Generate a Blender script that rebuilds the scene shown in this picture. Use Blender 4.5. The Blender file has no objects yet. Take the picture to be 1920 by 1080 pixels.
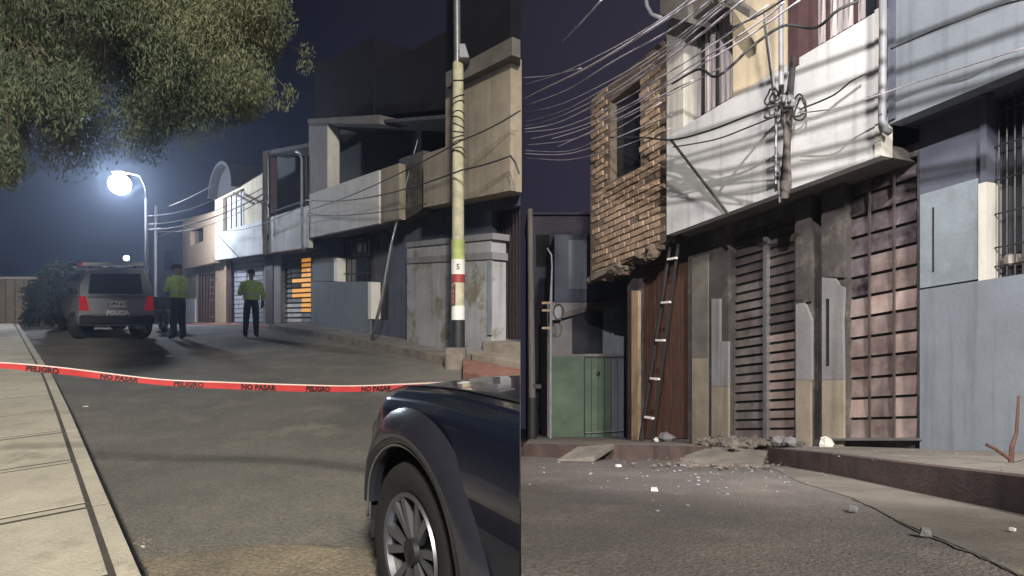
import bpy, bmesh, math, random
import numpy as np
from mathutils import Vector, Matrix, Euler
random.seed(7); rng = np.random.default_rng(7)
sc = bpy.context.scene
COL = sc.collection
R = math.radians

# ------------------------------------------------------------------ camera, sky, lamps, exposure
F = 1150.0            # focal length in pixels of a 1920 wide picture
VH = 636.0            # row of the true horizon
CZ = 1.43             # eye height
cam = bpy.data.cameras.new('camera'); camo = bpy.data.objects.new('camera', cam); COL.objects.link(camo)
camo.location = (0, 0, CZ); camo.rotation_euler = (R(90), 0, 0)
cam.sensor_width = 36; cam.lens = 36 * F / 1920; cam.shift_y = (VH - 540) / 1920
cam.clip_start = .05; cam.clip_end = 900
sc.camera = camo
sc.view_settings.view_transform = 'Standard'; sc.view_settings.look = 'None'
sc.view_settings.gamma = 1; sc.view_settings.exposure = 0.0

w = bpy.data.worlds.new('World'); sc.world = w; w.use_nodes = True
nt = w.node_tree; nt.nodes.clear()
out = nt.nodes.new('ShaderNodeOutputWorld'); bg = nt.nodes.new('ShaderNodeBackground')
tc = nt.nodes.new('ShaderNodeTexCoord'); sp = nt.nodes.new('ShaderNodeSeparateXYZ')
nt.links.new(tc.outputs['Generated'], sp.inputs[0])
mr = nt.nodes.new('ShaderNodeMapRange'); mr.inputs[1].default_value = -.35; mr.inputs[2].default_value = .45
nt.links.new(sp.outputs[0], mr.inputs[0])
azr = nt.nodes.new('ShaderNodeMix'); azr.data_type = 'RGBA'
nt.links.new(mr.outputs[0], azr.inputs[0])
azr.inputs[6].default_value = (.0045, .006, .014, 1); azr.inputs[7].default_value = (.050, .043, .070, 1)
mz = nt.nodes.new('ShaderNodeMapRange'); mz.inputs[1].default_value = -.05; mz.inputs[2].default_value = .6
mz.inputs[3].default_value = 1.25; mz.inputs[4].default_value = .7
nt.links.new(sp.outputs[2], mz.inputs[0])
nz = nt.nodes.new('ShaderNodeTexNoise'); nz.inputs['Scale'].default_value = 2.2; nz.inputs['Detail'].default_value = 3
nt.links.new(tc.outputs['Generated'], nz.inputs['Vector'])
mn = nt.nodes.new('ShaderNodeMapRange'); mn.inputs[3].default_value = .75; mn.inputs[4].default_value = 1.25
nt.links.new(nz.outputs[0], mn.inputs[0])
mm = nt.nodes.new('ShaderNodeMath'); mm.operation = 'MULTIPLY'
nt.links.new(mz.outputs[0], mm.inputs[0]); nt.links.new(mn.outputs[0], mm.inputs[1])
nt.links.new(azr.outputs[2], bg.inputs[0]); nt.links.new(mm.outputs[0], bg.inputs[1]); nt.links.new(bg.outputs[0], out.inputs[0])

LAMP_FAR = Vector((-15.35, 24.0, 7.55))
LAMP_NEAR = Vector((3.0, -13.0, 11.5))
LAMP_RIGHT = Vector((.55, 1.2, 6.3))
LAMP_POWER = dict(far=3600, near=29000, right=3700)
SHADOW_CABLES = [((1250, 262), (1920, 36)), ((1250, 300), (1920, 92)), ((1250, 312), (1920, 118)), ((1250, 338), (1920, 190)), ((1250, 356), (1760, 245)), ((1250, 378), (1560, 322)), ((1250, 214), (1700, 60))]
HAZE = .0032
def point_lamp(name, loc, power, color, r):
    l = bpy.data.lights.new(name, 'POINT'); l.energy = power; l.color = color; l.shadow_soft_size = r
    o = bpy.data.objects.new(name, l); o.location = loc; COL.objects.link(o); return o
def spot_lamp(name, loc, target, power, color, r, size, blend=.6):
    l = bpy.data.lights.new(name, 'SPOT'); l.energy = power; l.color = color; l.shadow_soft_size = r
    l.spot_size = R(size); l.spot_blend = blend
    o = bpy.data.objects.new(name, l); o.location = loc
    o.rotation_euler = (Vector(target) - Vector(loc)).to_track_quat('-Z', 'Y').to_euler(); COL.objects.link(o); return o
spot_lamp('near_lamp_light', LAMP_NEAR + Vector((0, 0, -.2)), (-4.5, 7.0, 1.0), LAMP_POWER['near'], (1, .93, .80), 1.0, 90, .5)
spot_lamp('right_lamp_light', LAMP_RIGHT + Vector((0, 0, -.2)), (4.6, 9.5, 1.2), LAMP_POWER['right'], (1, .92, .88), .028, 82, .7)

# ------------------------------------------------------------------ helpers
def px(u, v, y):
    return Vector(((u - 960) / F * y, y, CZ + (VH - v) / F * y))
EDGE = 16 / F
def GL(y):
    return .0939 * y if y < 19.5 else .0939 * 19.5 + .03 * (y - 19.5)
def GR(y): return .958 - .142 * y
def onL(u, v, h=0):
    y = (CZ - h) * F / (v - 528); return Vector(((u - 960) / F * y, y, .0939 * y + h))
def onR(u, v, h=0):
    y = (CZ - .958 - h) / ((v - VH) / F - .142); return Vector(((u - 960) / F * y, y, GR(y) + h))

class MB:
    def __init__(s): s.v = []; s.f = []
    def poly(s, pts):
        i = len(s.v); s.v += [tuple(p) for p in pts]; s.f.append(tuple(range(i, i + len(pts)))); return s
    def prism(s, pts, vec):
        n = len(pts); i = len(s.v); vec = Vector(vec)
        s.v += [tuple(p) for p in pts] + [tuple(Vector(p) + vec) for p in pts]
        s.f.append(tuple(range(i, i + n))); s.f.append(tuple(range(i + 2 * n - 1, i + n - 1, -1)))
        for k in range(n):
            k2 = (k + 1) % n; s.f.append((i + k2, i + k, i + n + k, i + n + k2))
        return s
    def box(s, c, d, m=None):
        i = len(s.v); c = Vector(c)
        for a in (-.5, .5):
            for b in (-.5, .5):
                for e in (-.5, .5):
                    p = Vector((a * d[0], b * d[1], e * d[2]))
                    if m is not None: p = m @ p
                    s.v.append(tuple(c + p))
        for q in ((0,1,3,2),(4,6,7,5),(0,4,5,1),(2,3,7,6),(0,2,6,4),(1,5,7,3)): s.f.append(tuple(i + k for k in q))
        return s
    def tube(s, pts, r, n=6, cap=True):
        pts = [Vector(p) for p in pts]; i0 = len(s.v); m = len(pts)
        for k, p in enumerate(pts):
            d = (pts[min(k + 1, m - 1)] - pts[max(k - 1, 0)]).normalized()
            a = d.cross(Vector((0, 0, 1)))
            if a.length < .05: a = d.cross(Vector((1, 0, 0)))
            a.normalize(); b = d.cross(a)
            rr = r[k] if isinstance(r, (list, tuple)) else r
            for j in range(n):
                t = 2 * math.pi * j / n; s.v.append(tuple(p + rr * (math.cos(t) * a + math.sin(t) * b)))
        for k in range(m - 1):
            for j in range(n):
                j2 = (j + 1) % n; s.f.append((i0 + k*n + j, i0 + k*n + j2, i0 + (k+1)*n + j2, i0 + (k+1)*n + j))
        if cap:
            s.f.append(tuple(i0 + j for j in range(n - 1, -1, -1))); s.f.append(tuple(i0 + (m-1)*n + j for j in range(n)))
        return s
    def ball(s, c, r, n=10, m=7, sc3=(1, 1, 1)):
        i0 = len(s.v); c = Vector(c)
        for a in range(m + 1):
            th = math.pi * a / m
            for b in range(n):
                ph = 2 * math.pi * b / n
                s.v.append((c.x + r*sc3[0]*math.sin(th)*math.cos(ph), c.y + r*sc3[1]*math.sin(th)*math.sin(ph), c.z + r*sc3[2]*math.cos(th)))
        for a in range(m):
            for b in range(n):
                b2 = (b + 1) % n; s.f.append((i0+a*n+b, i0+(a+1)*n+b, i0+(a+1)*n+b2, i0+a*n+b2))
        return s
    def rock(s, c, r, sq=.6):
        i0 = len(s.v); s.ball(c, r, 6, 4, (1, random.uniform(.6, 1.2), sq))
        for k in range(i0, len(s.v)):
            p = Vector(s.v[k]); p = Vector(c) + (p - Vector(c)) * random.uniform(.75, 1.2); s.v[k] = tuple(p)
        return s
    def xf(s, M): s.v = [tuple(M @ Vector(p)) for p in s.v]; return s
    def add(s, o):
        i = len(s.v); s.v += o.v; s.f += [tuple(i + k for k in f) for f in o.f]; return s

def origin_of(parent):
    o = Vector((0, 0, 0)); p = parent
    while p is not None: o += p.location; p = p.parent
    return o
def clip_left(bm, gap=.003):
    r = bmesh.ops.bisect_plane(bm, geom=bm.verts[:] + bm.edges[:] + bm.faces[:], dist=1e-5, plane_co=(-gap, 0, 0),
                               plane_no=Vector((1, -EDGE, 0)).normalized(), clear_outer=True)
    ed = [e for e in r['geom_cut'] if isinstance(e, bmesh.types.BMEdge) and e.is_valid and len(e.link_faces) == 1]
    if ed:
        try: bmesh.ops.holes_fill(bm, edges=ed, sides=0)
        except Exception: pass
def build(name, mb, mat, parent=None, loc=None, smooth=False, clip=False, bevel=0, merge=False, rot=None, normals=True):
    """one mesh object; world coordinates in mb, origin at parent's (or loc)"""
    me = bpy.data.meshes.new(name)
    org = origin_of(parent) if loc is None else Vector(loc)
    vs = [(a - org.x, b - org.y, c - org.z) for a, b, c in mb.v]
    me.from_pydata(vs, [], mb.f); me.update()
    if clip or normals or merge or bevel:
        bm = bmesh.new(); bm.from_mesh(me)
        if merge: bmesh.ops.remove_doubles(bm, verts=bm.verts, dist=1e-4)
        if clip:
            bmesh.ops.translate(bm, verts=bm.verts, vec=org); clip_left(bm); bmesh.ops.translate(bm, verts=bm.verts, vec=-org)
        if bevel: bmesh.ops.bevel(bm, geom=[e for e in bm.edges], offset=bevel, segments=1, affect='EDGES', profile=.5)
        bmesh.ops.recalc_face_normals(bm, faces=bm.faces); bm.to_mesh(me); bm.free()
    if smooth:
        for p in me.polygons: p.use_smooth = True
        if smooth != True: me.set_sharp_from_angle(angle=R(smooth))
    me.materials.append(mat)
    o = bpy.data.objects.new(name, me); COL.objects.link(o)
    if parent is not None: o.parent = parent
    if loc is not None: o.location = Vector(loc) - (origin_of(parent) if parent else Vector())
    return o
def tag(o, label, cat, group=None):
    o['label'] = label; o['category'] = cat
    if group: o['group'] = group
    return o
def thing(name, label, cat, loc=(0, 0, 0), group=None):
    o = bpy.data.objects.new(name, None); o.location = loc; o.empty_display_size = .2; COL.objects.link(o)
    return tag(o, label, cat, group)
def struct(name, mb, mat, parent=None, kind='structure', **k):
    o = build(name, mb, mat, parent, **k)
    if parent is None: o['kind'] = kind
    return o
def share(src, name, parent, loc, rot=None, label=None):
    o = src.copy(); o.name = name; COL.objects.link(o); o.parent = parent; o.location = loc
    if rot is not None: o.rotation_euler = rot
    return o

# ------------------------------------------------------------------ materials
def material(name, color, rough=.8, var=.25, scale=3.0, bump=.15, bscale=40, metal=0, color2=None, stain=None, stain_scale=1.3,
             stain_at=(.52, .66), emit=None, spec=.5, stretch=None, coat=0, streak=0, speck=0):
    m = bpy.data.materials.new(name); m.use_nodes = True; t = m.node_tree; b = t.nodes['Principled BSDF']
    N = t.nodes.new; L = t.links.new
    b.inputs['Roughness'].default_value = rough; b.inputs['Metallic'].default_value = metal
    b.inputs['Specular IOR Level'].default_value = spec; b.inputs['Coat Weight'].default_value = coat
    g = N('ShaderNodeNewGeometry'); vec = g.outputs['Position']
    if stretch:
        mp = N('ShaderNodeMapping'); mp.inputs['Scale'].default_value = stretch; L(vec, mp.inputs[0]); vec = mp.outputs[0]
    n1 = N('ShaderNodeTexNoise'); n1.inputs['Scale'].default_value = scale; n1.inputs['Detail'].default_value = 6; n1.inputs['Roughness'].default_value = .65
    L(vec, n1.inputs['Vector'])
    mx = N('ShaderNodeMix'); mx.data_type = 'RGBA'
    c = color; c2 = color2 or tuple(x * (1 - var) for x in c)
    mx.inputs[6].default_value = (*c2, 1); mx.inputs[7].default_value = (*[min(1, x * (1 + (var * .35 if not color2 else 0))) for x in c], 1)
    r1 = N('ShaderNodeMapRange'); r1.inputs[1].default_value = .35; r1.inputs[2].default_value = .65
    L(n1.outputs[0], r1.inputs[0]); L(r1.outputs[0], mx.inputs[0]); col = mx.outputs[2]
    if stain:
        n2 = N('ShaderNodeTexNoise'); n2.inputs['Scale'].default_value = stain_scale; n2.inputs['Detail'].default_value = 8; n2.inputs['Roughness'].default_value = .7
        L(vec, n2.inputs['Vector'])
        r2 = N('ShaderNodeMapRange'); r2.inputs[1].default_value = stain_at[0]; r2.inputs[2].default_value = stain_at[1]
        L(n2.outputs[0], r2.inputs[0]); m2 = N('ShaderNodeMix'); m2.data_type = 'RGBA'
        L(r2.outputs[0], m2.inputs[0]); L(col, m2.inputs[6]); m2.inputs[7].default_value = (*stain, 1); col = m2.outputs[2]
    if streak:
        mp = N('ShaderNodeMapping'); mp.inputs['Scale'].default_value = (7, 7, .45); L(g.outputs['Position'], mp.inputs[0])
        n4 = N('ShaderNodeTexNoise'); n4.inputs['Scale'].default_value = 1; n4.inputs['Detail'].default_value = 5; L(mp.outputs[0], n4.inputs['Vector'])
        r4 = N('ShaderNodeMapRange'); r4.inputs[1].default_value = .52; r4.inputs[2].default_value = .75; r4.inputs[3].default_value = 1; r4.inputs[4].default_value = 1 - streak
        L(n4.outputs[0], r4.inputs[0]); m4 = N('ShaderNodeMix'); m4.data_type = 'RGBA'; m4.blend_type = 'MULTIPLY'; m4.inputs[0].default_value = 1
        L(col, m4.inputs[6]); L(r4.outputs[0], m4.inputs[7]); col = m4.outputs[2]
    if speck:
        n5 = N('ShaderNodeTexNoise'); n5.inputs['Scale'].default_value = 48; n5.inputs['Detail'].default_value = 6; n5.inputs['Roughness'].default_value = .8; L(g.outputs['Position'], n5.inputs['Vector'])
        r5 = N('ShaderNodeMapRange'); r5.inputs[1].default_value = .3; r5.inputs[2].default_value = .7; r5.inputs[3].default_value = 1 - speck; r5.inputs[4].default_value = 1 + speck
        L(n5.outputs[0], r5.inputs[0]); m5 = N('ShaderNodeMix'); m5.data_type = 'RGBA'; m5.blend_type = 'MULTIPLY'; m5.inputs[0].default_value = 1
        L(col, m5.inputs[6]); L(r5.outputs[0], m5.inputs[7]); col = m5.outputs[2]
    L(col, b.inputs['Base Color'])
    if bump:
        n3 = N('ShaderNodeTexNoise'); n3.inputs['Scale'].default_value = bscale; n3.inputs['Detail'].default_value = 5
        L(g.outputs['Position'], n3.inputs['Vector'])
        bp = N('ShaderNodeBump'); bp.inputs['Strength'].default_value = bump; bp.inputs['Distance'].default_value = .02
        L(n3.outputs[0], bp.inputs['Height']); L(bp.outputs[0], b.inputs['Normal'])
    if emit:
        b.inputs['Emission Color'].default_value = (*emit[0], 1); b.inputs['Emission Strength'].default_value = emit[1]
    return m
M = {}
M['asphalt'] = material('asphalt', (.175, .166, .145), .92, .3, .7, .8, 70, color2=(.105, .102, .094), stain=(.225, .203, .165), stain_scale=1.6, stain_at=(.52, .72), speck=.5)
M['asphalt_right'] = material('worn_asphalt', (.15, .134, .128), .9, .3, .9, .8, 70, color2=(.105, .095, .095), stain=(.20, .175, .155), stain_scale=1.5, stain_at=(.5, .72), speck=.5)
M['concrete'] = material('pavement_concrete', (.52, .48, .39), .9, .2, 1.6, .35, 60, stain=(.34, .31, .25), stain_scale=2.6, stain_at=(.54, .68), speck=.15)
M['concrete_joint'] = material('dark_joint', (.075, .068, .058), .95, .3)
M['sidewalk'] = material('old_sidewalk_concrete', (.20, .185, .165), .92, .35, 2.5, .5, 45, stain=(.12, .11, .10), stain_scale=2)
M['kerb'] = material('grey_kerb', (.20, .175, .145), .9, .35, 4, .4, 40, stain=(.11, .10, .09))
M['kerb_red'] = material('faded_red_kerb', (.088, .058, .054), .9, .4, 4, .4, 40, stain=(.06, .045, .045), stain_scale=3, streak=.35)
M['gutter'] = material('gutter_concrete', (.17, .155, .135), .92, .3, 2, .4, 50, stain=(.11, .10, .095))
M['step_red'] = material('red_terrazzo_step', (.22, .095, .07), .85, .35, 5, .3, 40, stain=(.2, .17, .13), stain_scale=4)
M['earth'] = material('rubble_earth', (.15, .13, .115), .95, .4, 6, .7, 30)
M['white_wall'] = material('white_plaster', (.50, .49, .46), .85, .14, 1.4, .2, 30, stain=(.36, .34, .30), stain_scale=1.2, stain_at=(.55, .75), streak=.35)
M['white_wall_cool'] = material('whitewashed_parapet', (.52, .53, .55), .85, .14, 1.2, .2, 30, stain=(.36, .37, .39), stain_scale=1.1, stain_at=(.55, .75), stretch=(1, 1, 1.6), streak=.35)
M['cream_wall'] = material('cream_plaster', (.52, .45, .33), .85, .18, 1.6, .2, 30, stain=(.36, .31, .23), stain_scale=1.5, stain_at=(.56, .74), streak=.35)
M['cream_dark'] = material('aged_cream_plaster', (.27, .235, .185), .88, .25, 1.6, .25, 30, stain=(.2, .17, .13), streak=.35)
M['tan_wall'] = material('tan_plaster', (.40, .29, .19), .88, .25, 2, .25, 30, stain=(.2, .14, .1), stain_scale=2, streak=.35)
M['blue_wall'] = material('grey_blue_plaster', (.155, .18, .215), .88, .16, 1.3, .2, 30, stain=(.15, .18, .22), stain_scale=1.4, stain_at=(.55, .8), streak=.35)
M['blue_pale'] = material('pale_blue_paint', (.18, .212, .245), .86, .2, 2, .2, 30, stain=(.2, .25, .3), streak=.35)
M['blue_dark'] = material('dark_slate_blue_plaster', (.075, .085, .12), .88, .25, 1.6, .2, 30, streak=.35)
M['grey_wall'] = material('grey_plaster', (.20, .20, .212), .88, .2, 2, .25, 30, stain=(.17, .16, .15), stain_scale=1.6, streak=.35)
M['grey_peeling'] = material('peeling_grey_paint', (.31, .315, .33), .88, .15, 2, .3, 25, stain=(.17, .155, .105), stain_scale=1.1, stain_at=(.52, .60), streak=.35)
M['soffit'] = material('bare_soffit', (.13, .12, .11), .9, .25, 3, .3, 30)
M['soot'] = material('sooty_wall', (.055, .05, .05), .92, .4, 3, .3, 30, stain=(.12, .11, .1), stain_scale=2)
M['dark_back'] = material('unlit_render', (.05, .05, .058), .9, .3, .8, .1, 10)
M['dark_upper'] = material('shaded_upper_render', (.016, .015, .019), .95, .25, .8, .15, 12, spec=.05)  # near-black colour stands in for the lack of light on upper storeys
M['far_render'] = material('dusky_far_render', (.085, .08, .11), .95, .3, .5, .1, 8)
M['void'] = material('shade_black', (.012, .012, .015), .9, .3, 2, 0)  # shade of the rooms and the arched dormer put into a near-black colour
M['glass'] = material('dark_window_glass', (.02, .022, .03), .12, .2, 2, 0, spec=.6)
M['brick'] = material('fired_brick', (.40, .295, .215), .9, .45, 7, .5, 60, color2=(.25, .175, .13), stain=(.42, .33, .25), stain_scale=9, stain_at=(.58, .72))
M['brick_b'] = material('pale_fired_brick', (.48, .36, .25), .9, .4, 7, .5, 60, color2=(.34, .235, .165))
M['mortar'] = material('mortar', (.16, .125, .10), .95, .3, 8, .5, 50)
M['iron'] = material('dark_iron', (.03, .03, .033), .5, .4, 8, .1, 60, metal=.3)
M['rust'] = material('rusty_brown_iron', (.10, .045, .03), .75, .4, 5, .25, 50, color2=(.05, .028, .022), stretch=(3, 3, .6))
M['maroon'] = material('maroon_frame', (.065, .035, .038), .6, .3, 5, .1, 50)
M['shutter'] = material('brown_steel_slat', (.26, .235, .23), .42, .35, 3, .15, 40, metal=.4, color2=(.13, .11, .11), streak=.35)
M['shutter_grey'] = material('grey_steel_slat', (.33, .33, .37), .5, .25, 3, .1, 40, metal=.2, streak=.35)
M['plate'] = material('pinkish_steel_plate', (.60, .50, .49), .32, .35, 1.8, .25, 9, metal=.6, color2=(.26, .19, .18), streak=.35)
M['plate_reflection'] = material('amber_reflection_panel', (.85, .42, .08), .5, .2, 3, 0, emit=((1, .42, .06), .55))  # amber colour and glow imitate light reflected on gate panels
M['plate_soot'] = material('sooted_steel_plate', (.36, .31, .35), .32, .4, 2.5, .3, 8, metal=.6, color2=(.05, .04, .045))
M['plate_sheen'] = material('pink_steel_sheen', (.85, .70, .66), .3, .3, 1.8, .25, 9, metal=.55, color2=(.42, .31, .29))  # lighter copy of the plate, with bright reflections put into its colour
M['shutter_soot'] = material('sooted_steel_slat', (.10, .08, .078), .55, .35, 3, .15, 40, metal=.25, color2=(.05, .042, .042))
M['shutter_pale'] = material('paler_steel_slat', (.30, .235, .215), .5, .3, 3, .15, 40, metal=.25, color2=(.2, .155, .145))
M['curtain'] = material('pale_curtain', (.50, .47, .48), .9, .35, 9, .3, 10, stretch=(2.5, 2.5, .15))
M['green_gate'] = material('green_painted_gate', (.10, .155, .11), .7, .3, 1.5, .15, 30, stain=(.07, .11, .085), stain_scale=1.1)
M['pvc'] = material('grey_drain_pipe', (.22, .23, .26), .5, .2, 5, .05)
M['pole'] = material('pole_concrete', (.50, .48, .34), .85, .25, 5, .3, 50, stain=(.33, .32, .24), stain_scale=4)
M['pole_lime'] = material('lime_painted_band', (.36, .43, .16), .8, .3, 5, .2, 50)
M['white'] = material('white_paint', (.72, .71, .68), .6, .12, 5, .1)
M['black_paint'] = material('black_paint', (.018, .018, .02), .6, .3, 8, .1)
M['red_paint'] = material('red_paint', (.28, .04, .04), .6, .2, 5, .05)
M['wood'] = material('grey_mast_timber', (.12, .105, .10), .85, .35, 6, .3, 40, stretch=(5, 5, .6))
M['cable'] = material('black_cable', (.03, .03, .034), .6, .2, 5, 0)
M['cable_pale'] = material('pale_cable_sheath', (.55, .53, .60), .5, .15, 5, 0)
M['steel'] = material('galvanised_steel', (.24, .245, .26), .4, .2, 6, .1, metal=.6)
M['tape'] = material('red_plastic_tape', (.50, .055, .055), .32, .12, 6, .1, 25, spec=.6)
M['tape_white'] = material('white_tape_edge', (.8, .62, .58), .35, .1, 6, .1, 25)
M['carpaint'] = material('dark_blue_car_paint', (.018, .024, .048), .22, .15, 2, 0, metal=.55, coat=.8, spec=.6)
M['carpaint_grey'] = material('grey_car_paint', (.36, .37, .40), .35, .1, 2, 0, metal=.3, coat=.6)
M['trim'] = material('black_plastic_trim', (.018, .018, .02), .5, .2, 20, .1, 60)
M['flare'] = material('satin_grey_fender_trim', (.030, .032, .045), .25, .1, 20, 0, metal=.3, coat=.4)
M['rubber'] = material('tyre_rubber', (.014, .014, .015), .85, .2, 20, .2, 60)
M['alloy'] = material('alloy_rim', (.26, .27, .31), .42, .1, 6, 0, metal=.85)
M['chrome'] = material('chrome', (.6, .6, .62), .12, .05, 5, 0, metal=1)
M['redlens'] = material('red_tail_lens', (.35, .015, .02), .2, .1, 5, 0, emit=((1, .03, .05), .12))
M['clearlens'] = material('headlamp_lens', (.35, .4, .38), .1, .1, 5, 0, spec=.8)
M['lightbar'] = material('white_light_bar', (.8, .82, .85), .3, .05, 5, 0)
M['hivis'] = material('lime_hi_vis_cloth', (.66, 1.0, .25), .8, .22, 14, .8, 22)
M['reflective'] = material('silver_reflective_band', (.75, .78, .62), .4, .1, 12, 0)
M['cap'] = material('navy_cap_cloth', (.015, .018, .025), .8, .2, 12, 0)
M['leaf'] = material('pepper_tree_leaf', (.115, .135, .068), .8, .4, .9, 0, color2=(.045, .066, .038), stain=(.15, .155, .085), stain_scale=.9, stain_at=(.5, .65))
M['bark'] = material('bark', (.10, .08, .06), .9, .4, 8, .6, 30)
M['bush'] = material('dark_bush_leaf', (.022, .036, .018), .8, .4, 3, 0)
M['lamp_glow'] = material('white_hot_lamp', (.9, .9, .9), .5, 0, 1, 0, emit=((.78, .87, 1), 560))
M['lamp_glow2'] = material('small_lamp_globe', (.9, .9, .9), .5, 0, 1, 0, emit=((.92, .96, 1), 14))
M['orange'] = material('orange_plastic', (.75, .16, .05), .5, .2, 6, 0)
M['paper'] = material('white_paper', (.66, .64, .60), .8, .1, 12, .2, 20)
M['blockwall'] = material('tan_block_wall', (.30, .25, .18), .9, .25, 1.2, .3, 25, stain=(.19, .16, .12), stain_scale=1)
M['skin_m'] = material('skin', (.30, .17, .11), .6, .1)
M['ink'] = material('black_ink', (.02, .015, .015), .6, .1)
M['steps'] = material('bare_concrete_step', (.24, .21, .17), .9, .3, 4, .3, 40)

def uniform_mat():
    m = bpy.data.materials.new('navy_uniform_and_skin'); m.use_nodes = True; t = m.node_tree; b = t.nodes['Principled BSDF']
    tc = t.nodes.new('ShaderNodeTexCoord'); s = t.nodes.new('ShaderNodeSeparateXYZ'); t.links.new(tc.outputs['Object'], s.inputs[0])
    g = t.nodes.new('ShaderNodeMath'); g.operation = 'GREATER_THAN'; g.inputs[1].default_value = 1.47; t.links.new(s.outputs[2], g.inputs[0])
    x = t.nodes.new('ShaderNodeMix'); x.data_type = 'RGBA'; x.inputs[6].default_value = (.012, .014, .026, 1); x.inputs[7].default_value = (.27, .15, .10, 1)
    t.links.new(g.outputs[0], x.inputs[0]); t.links.new(x.outputs[2], b.inputs['Base Color']); b.inputs['Roughness'].default_value = .8
    return m
M['uniform'] = uniform_mat()

def text_mb(s, size, M4, depth=.002, bold=0):
    c = bpy.data.curves.new('txt', 'FONT'); c.body = s; c.size = size; c.extrude = depth; c.align_x = 'CENTER'; c.align_y = 'CENTER'; c.offset = bold
    c.resolution_u = 2
    o = bpy.data.objects.new('txt', c); COL.objects.link(o); bpy.context.view_layer.update()
    me = bpy.data.meshes.new_from_object(o.evaluated_get(bpy.context.evaluated_depsgraph_get()))
    mb = MB(); mb.v = [tuple(M4 @ v.co) for v in me.vertices]; mb.f = [tuple(p.vertices) for p in me.polygons]
    bpy.data.objects.remove(o); bpy.data.curves.remove(c); bpy.data.meshes.remove(me); return mb

# ------------------------------------------------------------------ facade planes (streets run along them)
class Facade:
    def __init__(s, vpu, vpv, c): s.vpu = vpu; s.vpv = vpv; s.c = c; s.a = -(vpu - 960) / F; s.k = math.hypot(1, s.a); s.n = Vector((-1, -s.a, 0)) / s.k
    def hit(s, u, v, off=0):
        y = (s.c - off * s.k) * F / (u - s.vpu); return px(u, v, y)
    def line(s, k): return lambda u: s.vpv + k * (u - s.vpu)
FL = Facade(110, 528, 7.75); FR = Facade(430, 745, 8.17)
def fn(x, fac): 
    if callable(x): return x
    return fac.line(x)
def lerpf(ua, va, ub, vb): return lambda u: va + (vb - va) * (u - ua) / (ub - ua)
def fquad(fac, u0, u1, top, bot, off): return [fac.hit(u0, top(u0), off), fac.hit(u1, top(u1), off), fac.hit(u1, bot(u1), off), fac.hit(u0, bot(u0), off)]
def wall(fac, u0, u1, top, bot, off=0, thick=.2, openings=()):
    """slab in a facade plane with real openings"""
    top = fn(top, fac); bot = fn(bot, fac); mb = MB(); ops = [(a, b, fn(t, fac), fn(d, fac)) for a, b, t, d in openings]
    br = sorted(set([u0, u1] + [x for o in ops for x in (max(u0, o[0]), min(u1, o[1])) if u0 <= x <= u1]))
    for a, b in zip(br, br[1:]):
        if b - a < .01: continue
        m = (a + b) / 2; cur = top
        for o in sorted([o for o in ops if o[0] <= m <= o[1]], key=lambda o: o[2](m)):
            if o[2](m) - cur(m) > .3: mb.prism(fquad(fac, a, b, cur, o[2], off), -fac.n * thick)
            cur = o[3]
        if bot(m) - cur(m) > .3: mb.prism(fquad(fac, a, b, cur, bot, off), -fac.n * thick)
    return mb
def slab(fac, u0, u1, top, bot, off, thick): return wall(fac, u0, u1, top, bot, off, thick)

# ------------------------------------------------------------------ ground
def strip(path, mapz, thick):  # not used for curves; simple
    pass
# left street: one thick sheet in steps of depth, from behind the camera to far
def ground_sheet(ys, xl, xr, zf, thick):
    mb = MB(); n = len(ys)
    for i, y in enumerate(ys):
        for x in (xl(y), xr(y)): mb.v += [(x, y, zf(y)), (x, y, zf(y) - thick)]
    for i in range(n - 1):
        a = 4 * i; b = a + 4
        mb.f += [(a, a+2, b+2, b), (a+1, b+1, b+3, a+3), (a, b, b+1, a+1), (a+2, a+3, b+3, b+2)]
    mb.f += [(0, 1, 3, 2), (4*n-4, 4*n-2, 4*n-1, 4*n-3)]
    return mb
struct('road', ground_sheet([-14, 0, 5, 10, 15, 19.5, 30, 50, 120], lambda y: -150, lambda y: EDGE * y - .002, GL, 2.5), M['asphalt'])
struct('road', ground_sheet([-14, 0, 5, 10, 20, 40, 120], lambda y: EDGE * y + .002, lambda y: 150, GR, 2.5), M['asphalt_right'])

# ---- left pavement: edge polyline, slabs perpendicular
E0 = onL(265, 1080, .15); E1 = onL(130, 770, .15); E2 = onL(96, 700, .15); E3 = onL(66, 655, .15); E4 = onL(40, 615, .15); E5 = onL(24, 605, .15)
d0 = (Vector((E0.x, E0.y)) - Vector((E1.x, E1.y))).normalized()
edge = [Vector((E0.x, E0.y)) + d0 * 12, Vector((E0.x, E0.y))] + [Vector((e.x, e.y)) for e in (E1, E2, E3, E4)]
edge.append(edge[-1] + (edge[-1] - edge[-2]).normalized() * 3)
def edge_at(s):
    for a, b in zip(edge, edge[1:]):
        L = (b - a).length
        if s <= L: return a + (b - a) * s / L, (b - a).normalized()
        s -= L
    return edge[-1], (edge[-1] - edge[-2]).normalized()
tot = sum((b - a).length for a, b in zip(edge, edge[1:]))
pav = thing('pavement', '', '', (E0.x, E0.y, GL(E0.y)))
del pav['label'], pav['category']; pav['kind'] = 'structure'
def gz(p, h): return Vector((p.x, p.y, GL(p.y) + h))
base = MB(); N = 60; W = 14
prev = None
for i in range(N + 1):
    p, d = edge_at(tot * i / N); n = Vector((-d.y, d.x)); q = p + n * W
    cur = [gz(p, .1465), gz(q, .1465) , gz(q, -.3), gz(p, -.3)]
    k = len(base.v); base.v += [tuple(c) for c in cur]
    if i: base.f += [(k-4, k-3, k+1, k), (k-3, k-2, k+2, k+1), (k-1, k-4, k, k+3)]
base.f += [(0, 3, 2, 1)]
build('bed', base, M['concrete_joint'], pav)
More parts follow.
